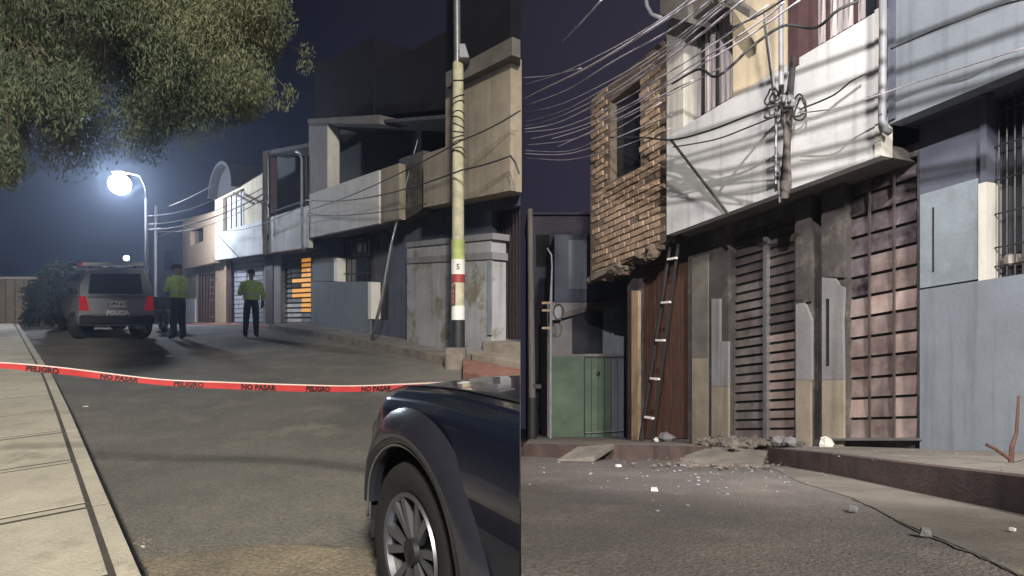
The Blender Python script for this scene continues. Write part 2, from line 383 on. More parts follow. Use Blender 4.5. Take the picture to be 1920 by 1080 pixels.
# s positions of the cross joints: first joint seen at the row 945
s0 = 12 + (Vector((E0.x, E0.y)) - Vector((onL(193, 945, .15).x, onL(193, 945, .15).y))).length
pitch = 1.12
def block(sa, sb, na, nb, h0, h1, bev=.003):
    out = []
    for s_ in (sa, sb):
        p, d = edge_at(s_); n = Vector((-d.y, d.x))
        out.append((p + n * na, p + n * nb))
    ring = [out[0][0], out[0][1], out[1][1], out[1][0]]
    c = sum(ring, Vector((0, 0))) / 4
    mb = MB(); i = 0
    inn = [r + (c - r).normalized() * bev * 1.4 for r in ring]
    mb.v = [tuple(gz(r, h0)) for r in ring] + [tuple(gz(r, h1 - bev)) for r in ring] + [tuple(gz(r, h1)) for r in inn]
    for a in (0, 4):
        for j in range(4): mb.f.append((a + j, a + (j+1) % 4, a + 4 + (j+1) % 4, a + 4 + j))
    mb.f += [(8, 9, 10, 11)]
    return mb
k = -7
while True:
    sa = s0 + k * pitch; sb = sa + pitch
    if sa > tot - .5: break
    if sa > .1:
        j = .018
        build('kerb_stone', block(sa + .006, sb - .006, 0, .082, -.1, .15 + random.uniform(-.002, .002)), M['concrete'], pav)
        for r in range(3 if k < 5 else 2):
            n0 = .108 + r * 1.335
            build('slab', block(sa + j + .085, sb - j, n0, n0 + 1.30, .1, .15 + random.uniform(-.003, .003)), M['concrete'], pav)
            build('joint_strip', block(sa + j, sa + .073, n0, n0 + 1.30, .1, .148, .004), M['concrete'], pav)
    k += 1

# ---- left house-side pavement with kerb
def lkerb(u, v): p = onL(u, v, 0); return Vector((p.x, p.y))
KL = [lkerb(1100, 745), lkerb(900, 700), lkerb(870, 693), lkerb(740, 664), lkerb(600, 634), lkerb(520, 621), lkerb(503, 617)]
KL.append(KL[-1] + Vector((.35, .9)))
hp = MB(); kb = MB()
def back(p): return p + Vector((.81, .59)) * 3.0
for a, b in zip(KL, KL[1:]):
    na = Vector((.81, .59)) * .12
    hp.prism([gz(a + na, .14), gz(back(a), .16), gz(back(b), .16), gz(b + na, .14)], (0, 0, -.6))
    kb.prism([gz(a, .15), gz(a + na, .15), gz(b + na, .15), gz(b, .15)], (0, 0, -.6))
sw = struct('sidewalk', hp, M['sidewalk'], clip=True)
build('kerb', kb, M['kerb'], sw, clip=True)
# far pavement in front of house C/D
fp = MB(); 
A = FL.hit(300, 607); B = FL.hit(503, 607)
fpq = [FL.hit(300, 610, 1.0), FL.hit(300, 607, -.5), FL.hit(520, 607, -.5), FL.hit(520, 611, 1.1)]
fp.prism([Vector((p.x, p.y, GL(p.y) + .10)) for p in fpq], (0, 0, -.5))
struct('sidewalk', fp, M['step_red'])

# ---- right side: sidewalk, kerbs, gutter, driveway
KR = [onR(2150, 1016), onR(1920, 965), onR(1712, 922), onR(1560, 889), onR(1440, 869)]
KR = [Vector((p.x, p.y)) for p in KR]
def gr(p, h): return Vector((p.x, p.y, GR(p.y) + h))
hp = MB(); kb = MB(); gt = MB()
def backR(p): # to the facade line x = c - a*y... go along (+.9,+.42) until behind the facade
    t = (8.17 + .35 - p.x - .461 * p.y) / (.9 + .461 * .42); return p + Vector((.9, .42)) * t
for a, b in zip(KR, KR[1:]):
    na = Vector((.13, .02))
    hp.prism([gr(a + na, .195), gr(backR(a), .21), gr(backR(b), .21), gr(b + na, .195)], (0, 0, -.9))
    kb.prism([gr(a, .2), gr(a + na, .2), gr(b + na, .2), gr(b, .2)], (0, 0, -.9))
sw = struct('sidewalk', hp, M['sidewalk']); build('kerb', kb, M['kerb_red'], sw)
KQ = [onR(1335, 866), onR(1225, 862), onR(1105, 860)]
KQ = [Vector((p.x, p.y)) for p in KQ]; KQ.append(KQ[-1] + (KQ[-1] - KQ[-2]).normalized() * 2.2)
KQ = [p if p.x > EDGE * p.y + .05 else Vector((EDGE * p.y + .05, p.y)) for p in KQ]
hp = MB(); kb = MB(); bk = Vector((.35, 7.0))
for a, b in zip(KQ, KQ[1:]):
    na = Vector((.02, .13))
    hp.prism([gr(a + na, .195), gr(a + bk, .2), gr(b + bk * 2 , .2), gr(b + na, .195)], (0, 0, -.9))
    kb.prism([gr(a, .2), gr(a + na, .2), gr(b + na, .2), gr(b, .2)], (0, 0, -.9))
sw = struct('sidewalk', hp, M['sidewalk']); build('kerb', kb, M['kerb_red'], sw)
# driveway ramp between both kerbs
a = KQ[0]; b = KR[-1]
rp = MB(); rp.prism([gr(a, .03), gr(b, .03), gr(backR(b), .22), gr(a + Vector((.9, 4.2)), .22), gr(a + Vector((.05, 3.2)), .19)], (0, 0, -.9))
struct('driveway', rp, M['earth'])
gp = [onR(1437, 872), onR(1560, 890), onR(1712, 924), onR(1920, 967), onR(2150, 1020)]
gq = [onR(1500, 905), onR(1600, 935), onR(1700, 985), onR(1830, 1040), onR(1935, 1090)]
for i in range(4):
    gt.prism([Vector((p.x, p.y, GR(p.y) + .005)) for p in (gp[i], gp[i+1], gq[i+1], gq[i])], (0, 0, -.05))
struct('gutter', gt, M['gutter'])
cr = MB()
cp_ = [(1598, 936), (1625, 946), (1650, 957), (1676, 971), (1700, 985), (1732, 1001), (1762, 1012), (1790, 1024), (1815, 1033), (1840, 1045), (1870, 1057), (1900, 1071), (1935, 1089)]
pts = [onR(u, v, .0062) for u, v in cp_]
for a, b in zip(pts, pts[1:]):
    m = (a + b) / 2 + Vector((random.uniform(-.012, .012), random.uniform(-.012, .012), 0)); wa, wb = random.uniform(.002, .008), random.uniform(.002, .006)
    for p, q in ((a, m), (m, b)):
        n_ = (q - p).cross(Vector((0, 0, 1))).normalized()
        cr.prism([p - n_ * wa, q - n_ * wb, q + n_ * wb, p + n_ * wa], (0, 0, -.004))
build('crack', cr, M['soffit'])['kind'] = 'structure'

# ------------------------------------------------------------------ LEFT HOUSES
def base_l(u):
    y = FL.c * F / (u - 110); z = GL(y) - .25; return VH - (z - CZ) / y * F
def body(name, fac, u0, u1, top, bot, off, depth, mat, parent, clip=False):
    return build(name, slab(fac, u0, u1, fn(top, fac), fn(bot, fac), off, depth), mat, parent, clip=clip)

def grille(fac, u0, u1, top, bot, off, nv, nh, mat, parent, name='bar', r=.012):
    top = fn(top, fac); bot = fn(bot, fac)
    for i in range(nv):
        u = u0 + (u1 - u0) * (i + .5) / nv
        build(name, MB().tube([fac.hit(u, top(u), off), fac.hit(u, bot(u), off)], r, 5), mat, parent)
    for i in range(nh):
        f = (i + .5) / nh; f0 = lambda u: top(u) + (bot(u) - top(u)) * f
        build(name, MB().tube([fac.hit(u0, f0(u0), off), fac.hit(u1, f0(u1), off)], r, 5), mat, parent)

def panels(fac, u0, u1, top, bot, off, cols, rows, mats, parent, name, gapu=.06, gapv=.16, thick=.03, pick=None, tilt=.012):
    """pieces of a sectional gate, each its own object"""
    top = fn(top, fac); bot = fn(bot, fac)
    for c in range(cols):
        for r in range(rows):
            ua = u0 + (u1 - u0) * (c + gapu / 2) / cols; ub = u0 + (u1 - u0) * (c + 1 - gapu / 2) / cols
            def edge_(f): return lambda u: top(u) + (bot(u) - top(u)) * f
            ta = edge_((r + gapv / 2) / rows); tb = edge_((r + 1 - gapv / 2) / rows)
            q = fquad(fac, ua, ub, ta, tb, off + random.uniform(-tilt, tilt) * .4)
            q[0] = q[0] - fac.n * tilt; q[1] = q[1] - fac.n * tilt
            m = mats[0] if pick is None else mats[pick(c, r)]
            build(name, MB().prism(q, -fac.n * thick), m, parent)

def empty_at(name, label, cat, fac, u, v, off=0, group=None): return thing(name, label, cat, fac.hit(u, v, off), group)

# ---- house A (nearest, right edge of the left street)
hA = empty_at('house', 'nearest house with cream upper wall over a dark gateway, behind the concrete pole', 'house', FL, 850, 660)
LA = FL.line
ub = lerpf(794, 389, 957, 357)
build('upper_wall', wall(FL, 794, 835, LA(-.348), ub, .6, .22), M['cream_dark'], hA)
build('upper_wall', wall(FL, 835.3, 957, lambda u: LA(-.50)(u), ub, .6, .22), M['cream_dark'], hA)
build('side_wall', slab(FL, 836, 956, lambda u: LA(-.49)(u), lambda u: ub(u) - .5, .37, 5), M['cream_dark'], hA, clip=True)
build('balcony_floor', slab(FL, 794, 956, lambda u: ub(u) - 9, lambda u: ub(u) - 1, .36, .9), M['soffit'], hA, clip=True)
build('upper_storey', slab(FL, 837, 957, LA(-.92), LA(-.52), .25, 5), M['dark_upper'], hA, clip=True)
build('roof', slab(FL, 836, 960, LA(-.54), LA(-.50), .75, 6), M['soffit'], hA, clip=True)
# lower wall with gate opening
build('lower_wall', wall(FL, 738, 990, lambda u: ub(u) - 8, base_l, 0, .25, [(922, 980, LA(-.165), lambda u: 636)]), M['blue_dark'], hA, clip=True)
build('room_wall', slab(FL, 738, 990, LA(-.30), base_l, -.62, 5), M['void'], hA, clip=True)
g = build('gate', slab(FL, 923, 979, LA(-.164), lambda u: 636, -.16, .04), M['maroon'], hA, clip=True)
for i in range(9):
    u = 926 + i * 6
    b = MB().tube([FL.hit(u, LA(-.16)(u), -.12), FL.hit(u, 633, -.12)], .014, 5)
    build('bar', b, M['iron'], g, clip=True)
# pale peeling wall piece in front
pq = lambda u: LA(-.1105)(u)
bm_ = slab(FL, 763, 921, pq, base_l, .32, .31); build('front_wall', bm_, M['grey_peeling'], hA)
build('wall_band', slab(FL, 762, 923, LA(-.0685), LA(-.052), .345, .33), M['grey_wall'], hA)
build('coping', slab(FL, 761, 924, LA(-.1125), LA(-.098), .35, .35), M['grey_wall'], hA)
build('corner_trim', slab(FL, 914, 921.5, LA(-.05), lambda u: 628, .352, .02), M['blue_pale'], hA)
# steps
st = thing('steps', 'worn red and concrete steps at the foot of the gateway by the pole', 'steps', FL.hit(940, 650))
def step_box(ua, ub_, off0, off1, h, dz):
    q = []
    for u, o in ((ua, off1), (ub_, off1), (ub_, off0), (ua, off0)):
        p = FL.hit(u, 600, o); q.append(Vector((p.x, p.y, GL(p.y) + h)))
    return MB().prism(q, (0, 0, -dz))
build('step', step_box(905, 985, -.2, .45, .42, .5), M['steps'], st, clip=True)
build('step', step_box(885, 985, .46, .95, .27, .5), M['steps'], st, clip=True)
build('step', step_box(868, 990, .96, 1.75, .19, .5), M['step_red'], st, clip=True)

# ---- house B
hB = empty_at('house', 'grey house with a long dark upper opening and a lower wall stepped in pale trim', 'house', FL, 670, 620)
ubB = lerpf(579, 446, 747, 411)
wtop = lerpf(615, 235, 750, 229)
build('parapet', wall(FL, 579, 710, LA(-.348), ubB, .6, .15), M['white_wall_cool'], hB, clip=True)
build('parapet', wall(FL, 710.3, 748, LA(-.348), ubB, .55, .15), M['cream_dark'], hB, clip=True)
build('column', slab(FL, 579, 613, lerpf(579, 226, 613, 222), LA(-.3485), .6, .35), M['grey_wall'], hB, clip=True)
build('roof_edge', slab(FL, 577, 711, lerpf(577, 223, 711, 215), lerpf(577, 231, 711, 232), .66, .5), M['soffit'], hB, clip=True)
build('reveal_trim', slab(FL, 612.7, 615, lerpf(612, 233, 615, 233), LA(-.3486), .61, .3), M['white_wall'], hB)
build('room_wall', slab(FL, 582, 790, lerpf(582, 233, 790, 222), lambda u: ubB(u) - 2, -.3, 4), M['void'], hB, clip=True)
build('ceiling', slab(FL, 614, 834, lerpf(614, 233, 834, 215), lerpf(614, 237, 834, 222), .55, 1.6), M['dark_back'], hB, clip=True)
build('column', slab(FL, 748.5, 793.5, LA(-.36), lerpf(748, 420, 794, 391), .35, .4), M['soot'], hB, clip=True)
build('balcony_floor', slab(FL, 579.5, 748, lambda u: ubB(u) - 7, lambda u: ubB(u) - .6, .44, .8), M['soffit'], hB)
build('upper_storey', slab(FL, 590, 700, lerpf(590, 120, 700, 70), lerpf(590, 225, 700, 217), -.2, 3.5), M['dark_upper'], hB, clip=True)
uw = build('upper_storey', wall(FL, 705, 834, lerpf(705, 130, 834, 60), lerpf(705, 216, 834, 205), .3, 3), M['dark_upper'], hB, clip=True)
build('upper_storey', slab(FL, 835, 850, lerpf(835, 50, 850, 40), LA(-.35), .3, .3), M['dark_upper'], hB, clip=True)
# lower wall: dark upper strip, opening with grille, doorway
build('lower_wall', wall(FL, 583, 737, lambda u: ubB(u) - 5, base_l, 0, .25, [(632, 695, LA(-.172), LA(.0)), (695, 728, LA(-.172), lambda u: 600)]), M['blue_dark'], hB, clip=True)
build('dado', wall(FL, 586, 631.5, LA(-.086), lambda u: LA(-.002)(u), .05, .048), M['blue_wall'], hB)
build('dado', wall(FL, 583.5, 694, LA(0), base_l, .05, .048), M['blue_wall'], hB)
build('trim', slab(FL, 626, 631.8, LA(-.085), LA(-.001), .07, .3), M['white'], hB)
build('trim', slab(FL, 690, 695.5, LA(.001), lambda u: 598, .07, .3), M['white'], hB)
build('room_wall', slab(FL, 583, 737, LA(-.16), base_l, -.6, 4), M['void'], hB, clip=True)
wB = build('window', slab(FL, 634, 694, LA(-.168), LA(.0), -.2, .02), M['glass'], hB)
grille(FL, 634, 694, LA(-.168), LA(0), -.12, 6, 3, M['iron'], wB)
build('door', slab(FL, 696, 727, LA(-.17), lambda u: 600, -.18, .05), M['soot'], hB)

# leaning pole against house B
lp = thing('leaning_pole', 'slim pale pole leaning from the pavement against the grey house', 'pole', px(700, 636, 13.2))
build('shaft', MB().tube([px(697, 637, 13.2), px(716, 560, 13.1), px(735, 455, 13.0), px(770, 310, 12.8), px(808, 172, 12.6)], [.035, .032, .022, .012, .010], 8), M['steel'], lp, smooth=True)
build('cap', MB().ball(px(812, 162, 12.5), .07, 8, 6, (1, 1, 1.3)), M['steel'], lp, smooth=True)

# ---- house C
hC = empty_at('house', 'white parapet house with an arched dormer, farther along the left street', 'house', FL, 480, 607)
lc = base_l
build('parapet', wall(FL, 403, 577, LA(-.305), LA(-.137), .6, .15), M['white_wall_cool'], hC)
build('upper_wall', wall(FL, 403, 500, lerpf(403, 375, 500, 322), LA(-.3052), .6, .2, [(418, 458, lerpf(418, 372, 458, 352), LA(-.3052))]), M['cream_wall'], hC)
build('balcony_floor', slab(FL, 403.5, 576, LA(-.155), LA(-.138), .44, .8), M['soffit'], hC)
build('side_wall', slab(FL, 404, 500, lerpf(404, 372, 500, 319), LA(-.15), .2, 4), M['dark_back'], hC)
wd = build('window', slab(FL, 419, 457, lerpf(418, 372, 458, 352), LA(-.306), .43, .03), M['curtain'], hC)
grille(FL, 420, 457, lerpf(418, 374, 458, 354), LA(-.306), .5, 4, 0, M['iron'], wd, r=.03)
build('open_room', slab(FL, 502, 576, lerpf(502, 290, 576, 275), LA(-.30), -.1, 3), M['void'], hC)
build('room_panel', slab(FL, 520, 563, lerpf(520, 330, 563, 318), LA(-.31), -.2, .1), M['blue_dark'], hC)
build('frame', slab(FL, 501, 508, lerpf(501, 294, 508, 291), LA(-.3055), .58, .2), M['maroon'], hC)
rl = MB()
rl.tube([FL.hit(508, LA(-.345)(508) + 8, .58), FL.hit(577, LA(-.345)(577) + 8, .58)], .035, 6)
build('railing', rl, M['iron'], hC)
build('roof', slab(FL, 498, 578, lerpf(498, 283, 578, 268), lerpf(498, 290, 578, 276), .6, 3), M['dark_back'], hC)
# arched dormer over the window
ar = MB(); c0 = FL.hit(427, LA(-.52)(427), .6); n = FL.n
t = (FL.hit(455, LA(-.52)(455), .6) - c0).normalized()
oa = [(math.cos(math.pi * i / 18) * 2.3, math.sin(math.pi * i / 18) * 1.25) for i in range(19)]
for i in range(18):
    rb = .90
    q = [c0 + t * oa[i][0] + Vector((0, 0, oa[i][1])), c0 + t * oa[i+1][0] + Vector((0, 0, oa[i+1][1])),
         c0 + t * oa[i+1][0] * rb + Vector((0, 0, oa[i+1][1] * rb)), c0 + t * oa[i][0] * rb + Vector((0, 0, oa[i][1] * rb))]
    ar.prism([x + n * .35 for x in q], -n * 1.6)
build('arched_dormer', ar, M['void'], hC)
build('dormer_back', MB().prism([c0 + t * x * .9 + Vector((0, 0, z * .9)) for x, z in oa], -n * .9), M['void'], hC)
# lower storey
build('lower_wall', wall(FL, 403, 583, LA(-.15), lc, 0, .25, [(431, 494, LA(-.105), lambda u: 605), (528, 582.9, LA(-.121), lambda u: 605)]), M['grey_wall'], hC)
build('pillar', slab(FL, 404, 429, LA(-.13), lc, .06, .05), M['tan_wall'], hC)
build('pillar', slab(FL, 497, 511, LA(-.145), lc, .07, .06), M['maroon'], hC)
build('pillar', slab(FL, 513.5, 526, LA(-.14), lc, .06, .05), M['grey_wall'], hC)
build('pillar', slab(FL, 424, 431, LA(-.14), lc, .09, .08), M['maroon'], hC)
build('room_wall', slab(FL, 404, 583, LA(-.14), lc, -.5, 3), M['void'], hC)
sh = build('shutter', slab(FL, 432, 493.5, LA(-.10), lambda u: 605, -.14, .03), M['iron'], hC)
panels(FL, 432, 493, LA(-.10), lambda u: 604, -.10, 2, 13, [M['shutter_grey']], sh, 'slat')
gt_ = build('gate', slab(FL, 529, 582.5, LA(-.118), lambda u: 605, -.15, .02), M['iron'], hC)
panels(FL, 529, 582, LA(-.118), lambda u: 605, -.10, 3, 14, [M['shutter_grey'], M['plate_reflection'], M['soot'], M['white']], gt_, 'panel', .1, .34,
       pick=lambda c, r: 1 if (c == 2 and 1 <= r <= 11) or (c == 1 and r in (5, 7, 8)) else (3 if c < 2 and r > 9 else (0 if r > 6 else 2)))  # amber and low white panels imitate reflections in the gate
# service mast and drain pipe
ms = empty_at('service_mast', 'weathered service mast rising in front of the white parapet house', 'mast', FL, 497, 480, .7)
build('mast', MB().tube([FL.hit(498, 478, .68), FL.hit(497, 285, .68)], .09, 8), M['wood'], ms)
build('crossarm', MB().tube([FL.hit(438, 362, .9), FL.hit(476, 382, .9)], .05, 6), M['wood'], ms)
for du in (-4, 4): build('conduit', MB().tube([FL.hit(497 + du, 440, .75), FL.hit(496 + du, 375, .75)], .03, 6), M['steel'], ms)
dp = tag(build('drain_pipe', MB().tube([FL.hit(570, 470, .64), FL.hit(566, 455, .7), FL.hit(566, 300, .7), FL.hit(562, 286, .7), FL.hit(556, 284, .7)], .04, 8), M['pvc'], loc=FL.hit(566, 455, .7), smooth=True),
         'pale drain pipe between the white parapet and the grey house', 'pipe')

# ---- house D brick, left street
hD = empty_at('brick_house', 'small brick upper storey past the white parapet, above brown gates', 'house', FL, 375, 605)
dt = lerpf(343, 415, 403, 395); db = lerpf(343, 504, 403, 492)
build('upper_wall', wall(FL, 343, 402.5, dt, db, .5, .2, [(357, 381, lerpf(357, 432, 381, 426), lerpf(357, 461, 381, 452))]), M['brick_b'], hD)
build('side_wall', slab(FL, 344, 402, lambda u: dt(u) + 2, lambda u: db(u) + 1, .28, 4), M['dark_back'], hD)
build('window', slab(FL, 356, 382, lerpf(357, 430, 381, 424), lerpf(357, 462, 381, 453), .3, .03), M['glass'], hD)
build('lower_wall', wall(FL, 343, 403, db, lc, 0, .3, [(369, 402.9, lerpf(369, 515, 403, 512), lambda u: 606)]), M['cream_dark'], hD)
gd = build('gate', slab(FL, 369.5, 402.5, lerpf(369, 516, 403, 513), lambda u: 606, -.1, .05), M['rust'], hD)
for i in range(6):
    u = 372 + i * 5.4; build('bar', MB().tube([FL.hit(u, 517, -.05), FL.hit(u, 605, -.05)], .035, 5), M['rust'], gd)
for v in (524, 537, 549, 562, 593): build('hinge', MB().prism(fquad(FL, 396, 400.5, lambda u: v, lambda u: v + 2.2, .03), FL.n * .05), M['steel'], gd)
build('low_gate', slab(FL, 344, 366, lambda u: 560, lambda u: 607, .08, .06), M['white_wall_cool'], hD)

# ---- house E, far dark blue + pole(s)
hE = empty_at('house', 'dim blue house closing the far end of the left street', 'house', FL, 320, 600)
build('wall', wall(FL, 296, 342.5, lerpf(296, 446, 343, 430), lc, -.2, 4, []), M['blue_dark'], hE)
build('roof', slab(FL, 295, 343, lerpf(295, 442, 343, 425), lerpf(295, 446, 343, 430), -.05, 4.2), M['soffit'], hE)
build('window', slab(FL, 308, 326, lambda u: 470, lambda u: 505, -.17, .02), M['glass'], hE)
build('door', slab(FL, 322, 336, lambda u: 545, lambda u: 606, -.17, .02), M['soot'], hE)

# ------------------------------------------------------------------ left: far lamp, poles, wall, bush
def lattice(u, vb, vt, y, r0, r1, n=10): 
    p = px(u, vb, y); q = px(u, vt, y); return MB().tube([p + (q - p) * i / 4 for i in range(5)], [r0 + (r1 - r0) * i / 4 for i in range(5)], n)
lf = thing('street_lamp', 'blazing white street lamp on a pale pole behind the police vehicle', 'street lamp', px(275, 606, 24))
build('pole', MB().tube([Vector((px(275, 600, 24).x, 24, GL(24) - .1)), px(275, 372, 24)], [.09, .06], 10), M['soot'], lf, smooth=True)
build('arm', MB().tube([px(275, 372, 24), px(272, 352, 24), px(262, 330, 24), LAMP_FAR + Vector((.2, 0, .42))], .02, 8), M['black_paint'], lf, smooth=True)
hd = build('lamp_head', MB().box(LAMP_FAR + Vector((0, 0, .42)), (.5, .3, .1)), M['iron'], lf, bevel=.02)
build('lamp_globe', MB().ball(LAMP_FAR + Vector((0, 0, -.06)), .38, 16, 10), M['lamp_glow'], lf, smooth=True)
fl2 = thing('street_lamp', 'tiny distant street lamp just above the police vehicle roof', 'street lamp', px(237, 600, 46))
build('pole', MB().tube([Vector((px(237, 600, 46).x, 46, GL(46) - .1)), px(237, 492, 46)], .07, 6), M['iron'], fl2)
build('lamp_globe', MB().ball(px(237, 484, 46), .2, 12, 8), M['lamp_glow2'], fl2, smooth=True)
up = thing('utility_pole', 'distant utility pole to the left of the dim blue house', 'utility pole', Vector((px(292, 600, 29).x, 29, GL(29))))
build('pole', MB().tube([Vector((px(292, 600, 29).x, 29, GL(29) - .2)), px(292, 385, 29)], [.08, .06], 8), M['wood'], up, smooth=True)
build('crossarm', MB().tube([px(282, 430, 29), px(302, 428, 29)], .04, 6), M['steel'], up)

bw = thing('block_wall', 'low tan block wall at the far left end of the pavement', 'wall', Vector((-19, 23, GL(23))))
mbp = MB()
for i in range(9):
    u0 = -60 + i * 17.5; 
    if i < 9:
        q = [px(u0, 523, 22.5), px(u0 + 16.2, 523, 22.5), px(u0 + 16.2, 616, 22.5), px(u0, 616, 22.5)]
        build('panel', MB().prism(q, (0, .18, 0)), M['blockwall'], bw)
        build('pier', MB().prism([px(u0 + 16.2, 520, 22.45), px(u0 + 17.5, 520, 22.45), px(u0 + 17.5, 616, 22.45), px(u0 + 16.2, 616, 22.45)], (0, .28, 0)), M['kerb'], bw)
build('coping', MB().prism([px(-60, 519, 22.4), px(98, 519, 22.4), px(98, 523, 22.4), px(-60, 523, 22.4)], (0, .35, 0)), M['concrete'], bw)

def leaf_cloud(centres, n, size, droop=.5, seed=1, elong=4.0, jitter=None):
    """numpy: n diamond leaves round the given centres [(x,y,z,r,weight)]"""
    g = np.random.default_rng(seed); c = np.array(centres)
    w_ = c[:, 4] / c[:, 4].sum(); idx = g.choice(len(c), n, p=w_)
    d = g.normal(size=(n, 3)); d /= np.linalg.norm(d, axis=1)[:, None]
    rr = c[idx, 3][:, None] * g.uniform(0, 1, (n, 1)) ** .45
    pos = c[idx, :3] + d * rr
    ax = g.normal(size=(n, 3)) * (1 - droop); ax[:, 2] -= droop; ax /= np.linalg.norm(ax, axis=1)[:, None]
    sd = np.cross(ax, g.normal(size=(n, 3))); sd /= np.linalg.norm(sd, axis=1)[:, None]
    L = size * g.uniform(.6, 1.4, (n, 1)); W = L / elong
    V = np.stack([pos - ax * L, pos + sd * W, pos + ax * L, pos - sd * W], 1).reshape(-1, 3)
    return V
def quads_object(name, V, mat, parent, kind=None):
    org = np.array(origin_of(parent)); V = V - org; n = len(V) // 4
    me = bpy.data.meshes.new(name); me.vertices.add(len(V)); me.vertices.foreach_set('co', V.astype(np.float32).ravel())
    me.loops.add(len(V)); me.loops.foreach_set('vertex_index', np.arange(len(V), dtype=np.int32))
    me.polygons.add(n); me.polygons.foreach_set('loop_start', np.arange(0, len(V), 4, dtype=np.int32))
    me.polygons.foreach_set('loop_total', np.full(n, 4, dtype=np.int32)); me.update(); me.validate()
    me.materials.append(mat); o = bpy.data.objects.new(name, me); COL.objects.link(o); o.parent = parent
    if kind: o['kind'] = kind
    return o
bs = thing('bush', 'dark bush between the block wall and the police vehicle', 'bush', Vector((px(78, 600, 20.5).x, 20.5, GL(20.5))))
cc = []
for i in range(26):
    u = random.uniform(58, 118); v = random.uniform(545, 600) if u < 95 else random.uniform(500, 590)
    p = px(u, v, 20.5 + random.uniform(-.6, .6)); cc.append((p.x, p.y, p.z, random.uniform(.25, .5), 1))
quads_object('foliage', leaf_cloud(cc, 9000, .07, .2, 3, 2.2), M['bush'], bs, 'stuff')
build('stem', MB().tube([Vector((px(80, 600, 20.5).x, 20.5, GL(20.5) - .05)), px(82, 560, 20.5)], [.07, .03], 6), M['bark'], bs)
tr2 = thing('tree', 'low dark tree crown just behind the police vehicle', 'tree', Vector((px(130, 600, 21).x, 21, GL(21))))
cc = []
for i in range(60):
    u = random.uniform(92, 215); v = 590 - random.random() ** .7 * 75
    p = px(u, v, 21 + random.uniform(-.8, .8)); cc.append((p.x, p.y, p.z, random.uniform(.35, .6), 1))
quads_object('foliage', leaf_cloud(cc, 16000, .08, .2, 5, 2.2), M['bush'], tr2, 'stuff')
build('trunk', MB().tube([Vector((px(130, 600, 21).x, 21, GL(21) - .1)), px(131, 560, 21), px(128, 510, 21)], [.25, .2, .1], 8), M['bark'], tr2)
# ---- overhead cables on the left
def sag(p, q, s, n=14):
    return [p + (q - p) * i / n - Vector((0, 0, 4 * s * (i / n) * (1 - i / n))) for i in range(n + 1)]
def cable(name, pts, r, mat, label, group):
    return tag(build(name, MB().tube(pts, r, 5), mat, loc=pts[0], smooth=True), label, 'cable', group)
gLw = 'overhead cables strung along the left street'
left_cables = [
 (px(976, 207, 9.0), px(868, 262, 9.7), .03, .012, 'upper black cable from the concrete pole over the cream wall'),
 (px(868, 262, 9.7), px(572, 395, 16.5), .12, .012, 'black cable across the dark upper opening of the grey house'),
 (px(957, 292, 9.1), px(868, 318, 9.7), .02, .014, 'lower black cable running along the cream wall'),
 (px(868, 318, 9.7), px(575, 375, 16.4), .2, .014, 'black cable crossing the parapet of the grey house'),
 (px(800, 382, 10.5), px(575, 402, 16.3), .1, .011, 'lowest black cable crossing the parapet of the grey house'),
 (px(578, 378, 16.3), px(412, 432, 24), .25, .014, 'cable crossing the front of the white parapet'),
 (px(497, 320, 19.5), px(275, 405, 24), .35, .014, 'uppermost pale cable from the mast towards the far lamp pole'),
 (px(497, 350, 19.5), px(275, 420, 24), .3, .014, 'second pale cable from the mast towards the far lamp pole'),
 (px(497, 362, 19.5), px(276, 430, 24), .3, .022, 'thick pale cable meeting the far lamp pole'),
 (px(497, 372, 19.5), px(292, 432, 29), .4, .014, 'lowest pale cable towards the distant utility pole'),
 (px(403, 345, 21), px(318, 386, 26), .05, .016, 'short bright cable rising beside the arched dormer'),
]
for i, (p, q, s, r, lab) in enumerate(left_cables):
    cable('cable', sag(p, q, s), r, M['wood'] if i >= 6 else M['cable'], lab, gLw)
cable('cable', [px(957, 292, 9.1), px(966, 305, 9.0), px(973, 325, 8.9)], .014, M['cable'], 'short cable end bending down the corner of the cream wall', gLw)
cable('guy_wire', [FL.hit(408, 440, .9), FL.hit(447, 482, .9)], .022, M['cable'], 'thin brace slanting below the arched dormer of the left street', gLw)

# ---- concrete pole, near
PY = 10.15; PX = (859 - 960) / F * PY
pz = lambda v: CZ + (VH - v) / F * PY
up = thing('utility_pole', 'pale concrete utility pole with painted bands on the kerb', 'utility pole', (PX, PY, GL(PY)))
def seg(va, vb, r, mat, name, dx=0, n=16): return build(name, MB().tube([(PX + dx, PY, pz(va)), (PX + dx, PY, pz(vb))], r, n), mat, up, smooth=40)
build('shaft', MB().tube([(PX, PY, GL(PY) - .1), (PX, PY, pz(118))], [.108, .088], 18), M['pole'], up, smooth=40)
build('extension', MB().tube([(PX - .01, PY, pz(119)), (PX - .03, PY, pz(-120))], [.06, .055], 14), M['steel'], up, smooth=40)
seg(450, 487, .1125, M['pole_lime'], 'lime_band')
seg(487, 515, .1135, M['white'], 'notice')
seg(515, 530, .113, M['red_paint'], 'red_band')
seg(600, 652, .113, M['black_paint'], 'black_band')
seg(574, 600, .1125, M['white'], 'white_band')
build('black_strip', MB().box((PX - .07, PY - .075, pz(553)), (.07, .05, (pz(531) - pz(572)))), M['black_paint'], up)
lt = MB()
for i, ch in enumerate('PARE'):
    lt.add(text_mb(ch, .085, Matrix.Translation((PX - .073, PY - .102, pz(537 + 10 * i))) @ Matrix.Rotation(R(90), 4, 'X'), .001, .002))
build('number_symbol', text_mb('5', .13, Matrix.Translation((PX + .01, PY - .116, pz(502))) @ Matrix.Rotation(R(90), 4, 'X'), .001, .002), M['ink'], up)
build('lettering', lt, M['red_paint'], up)
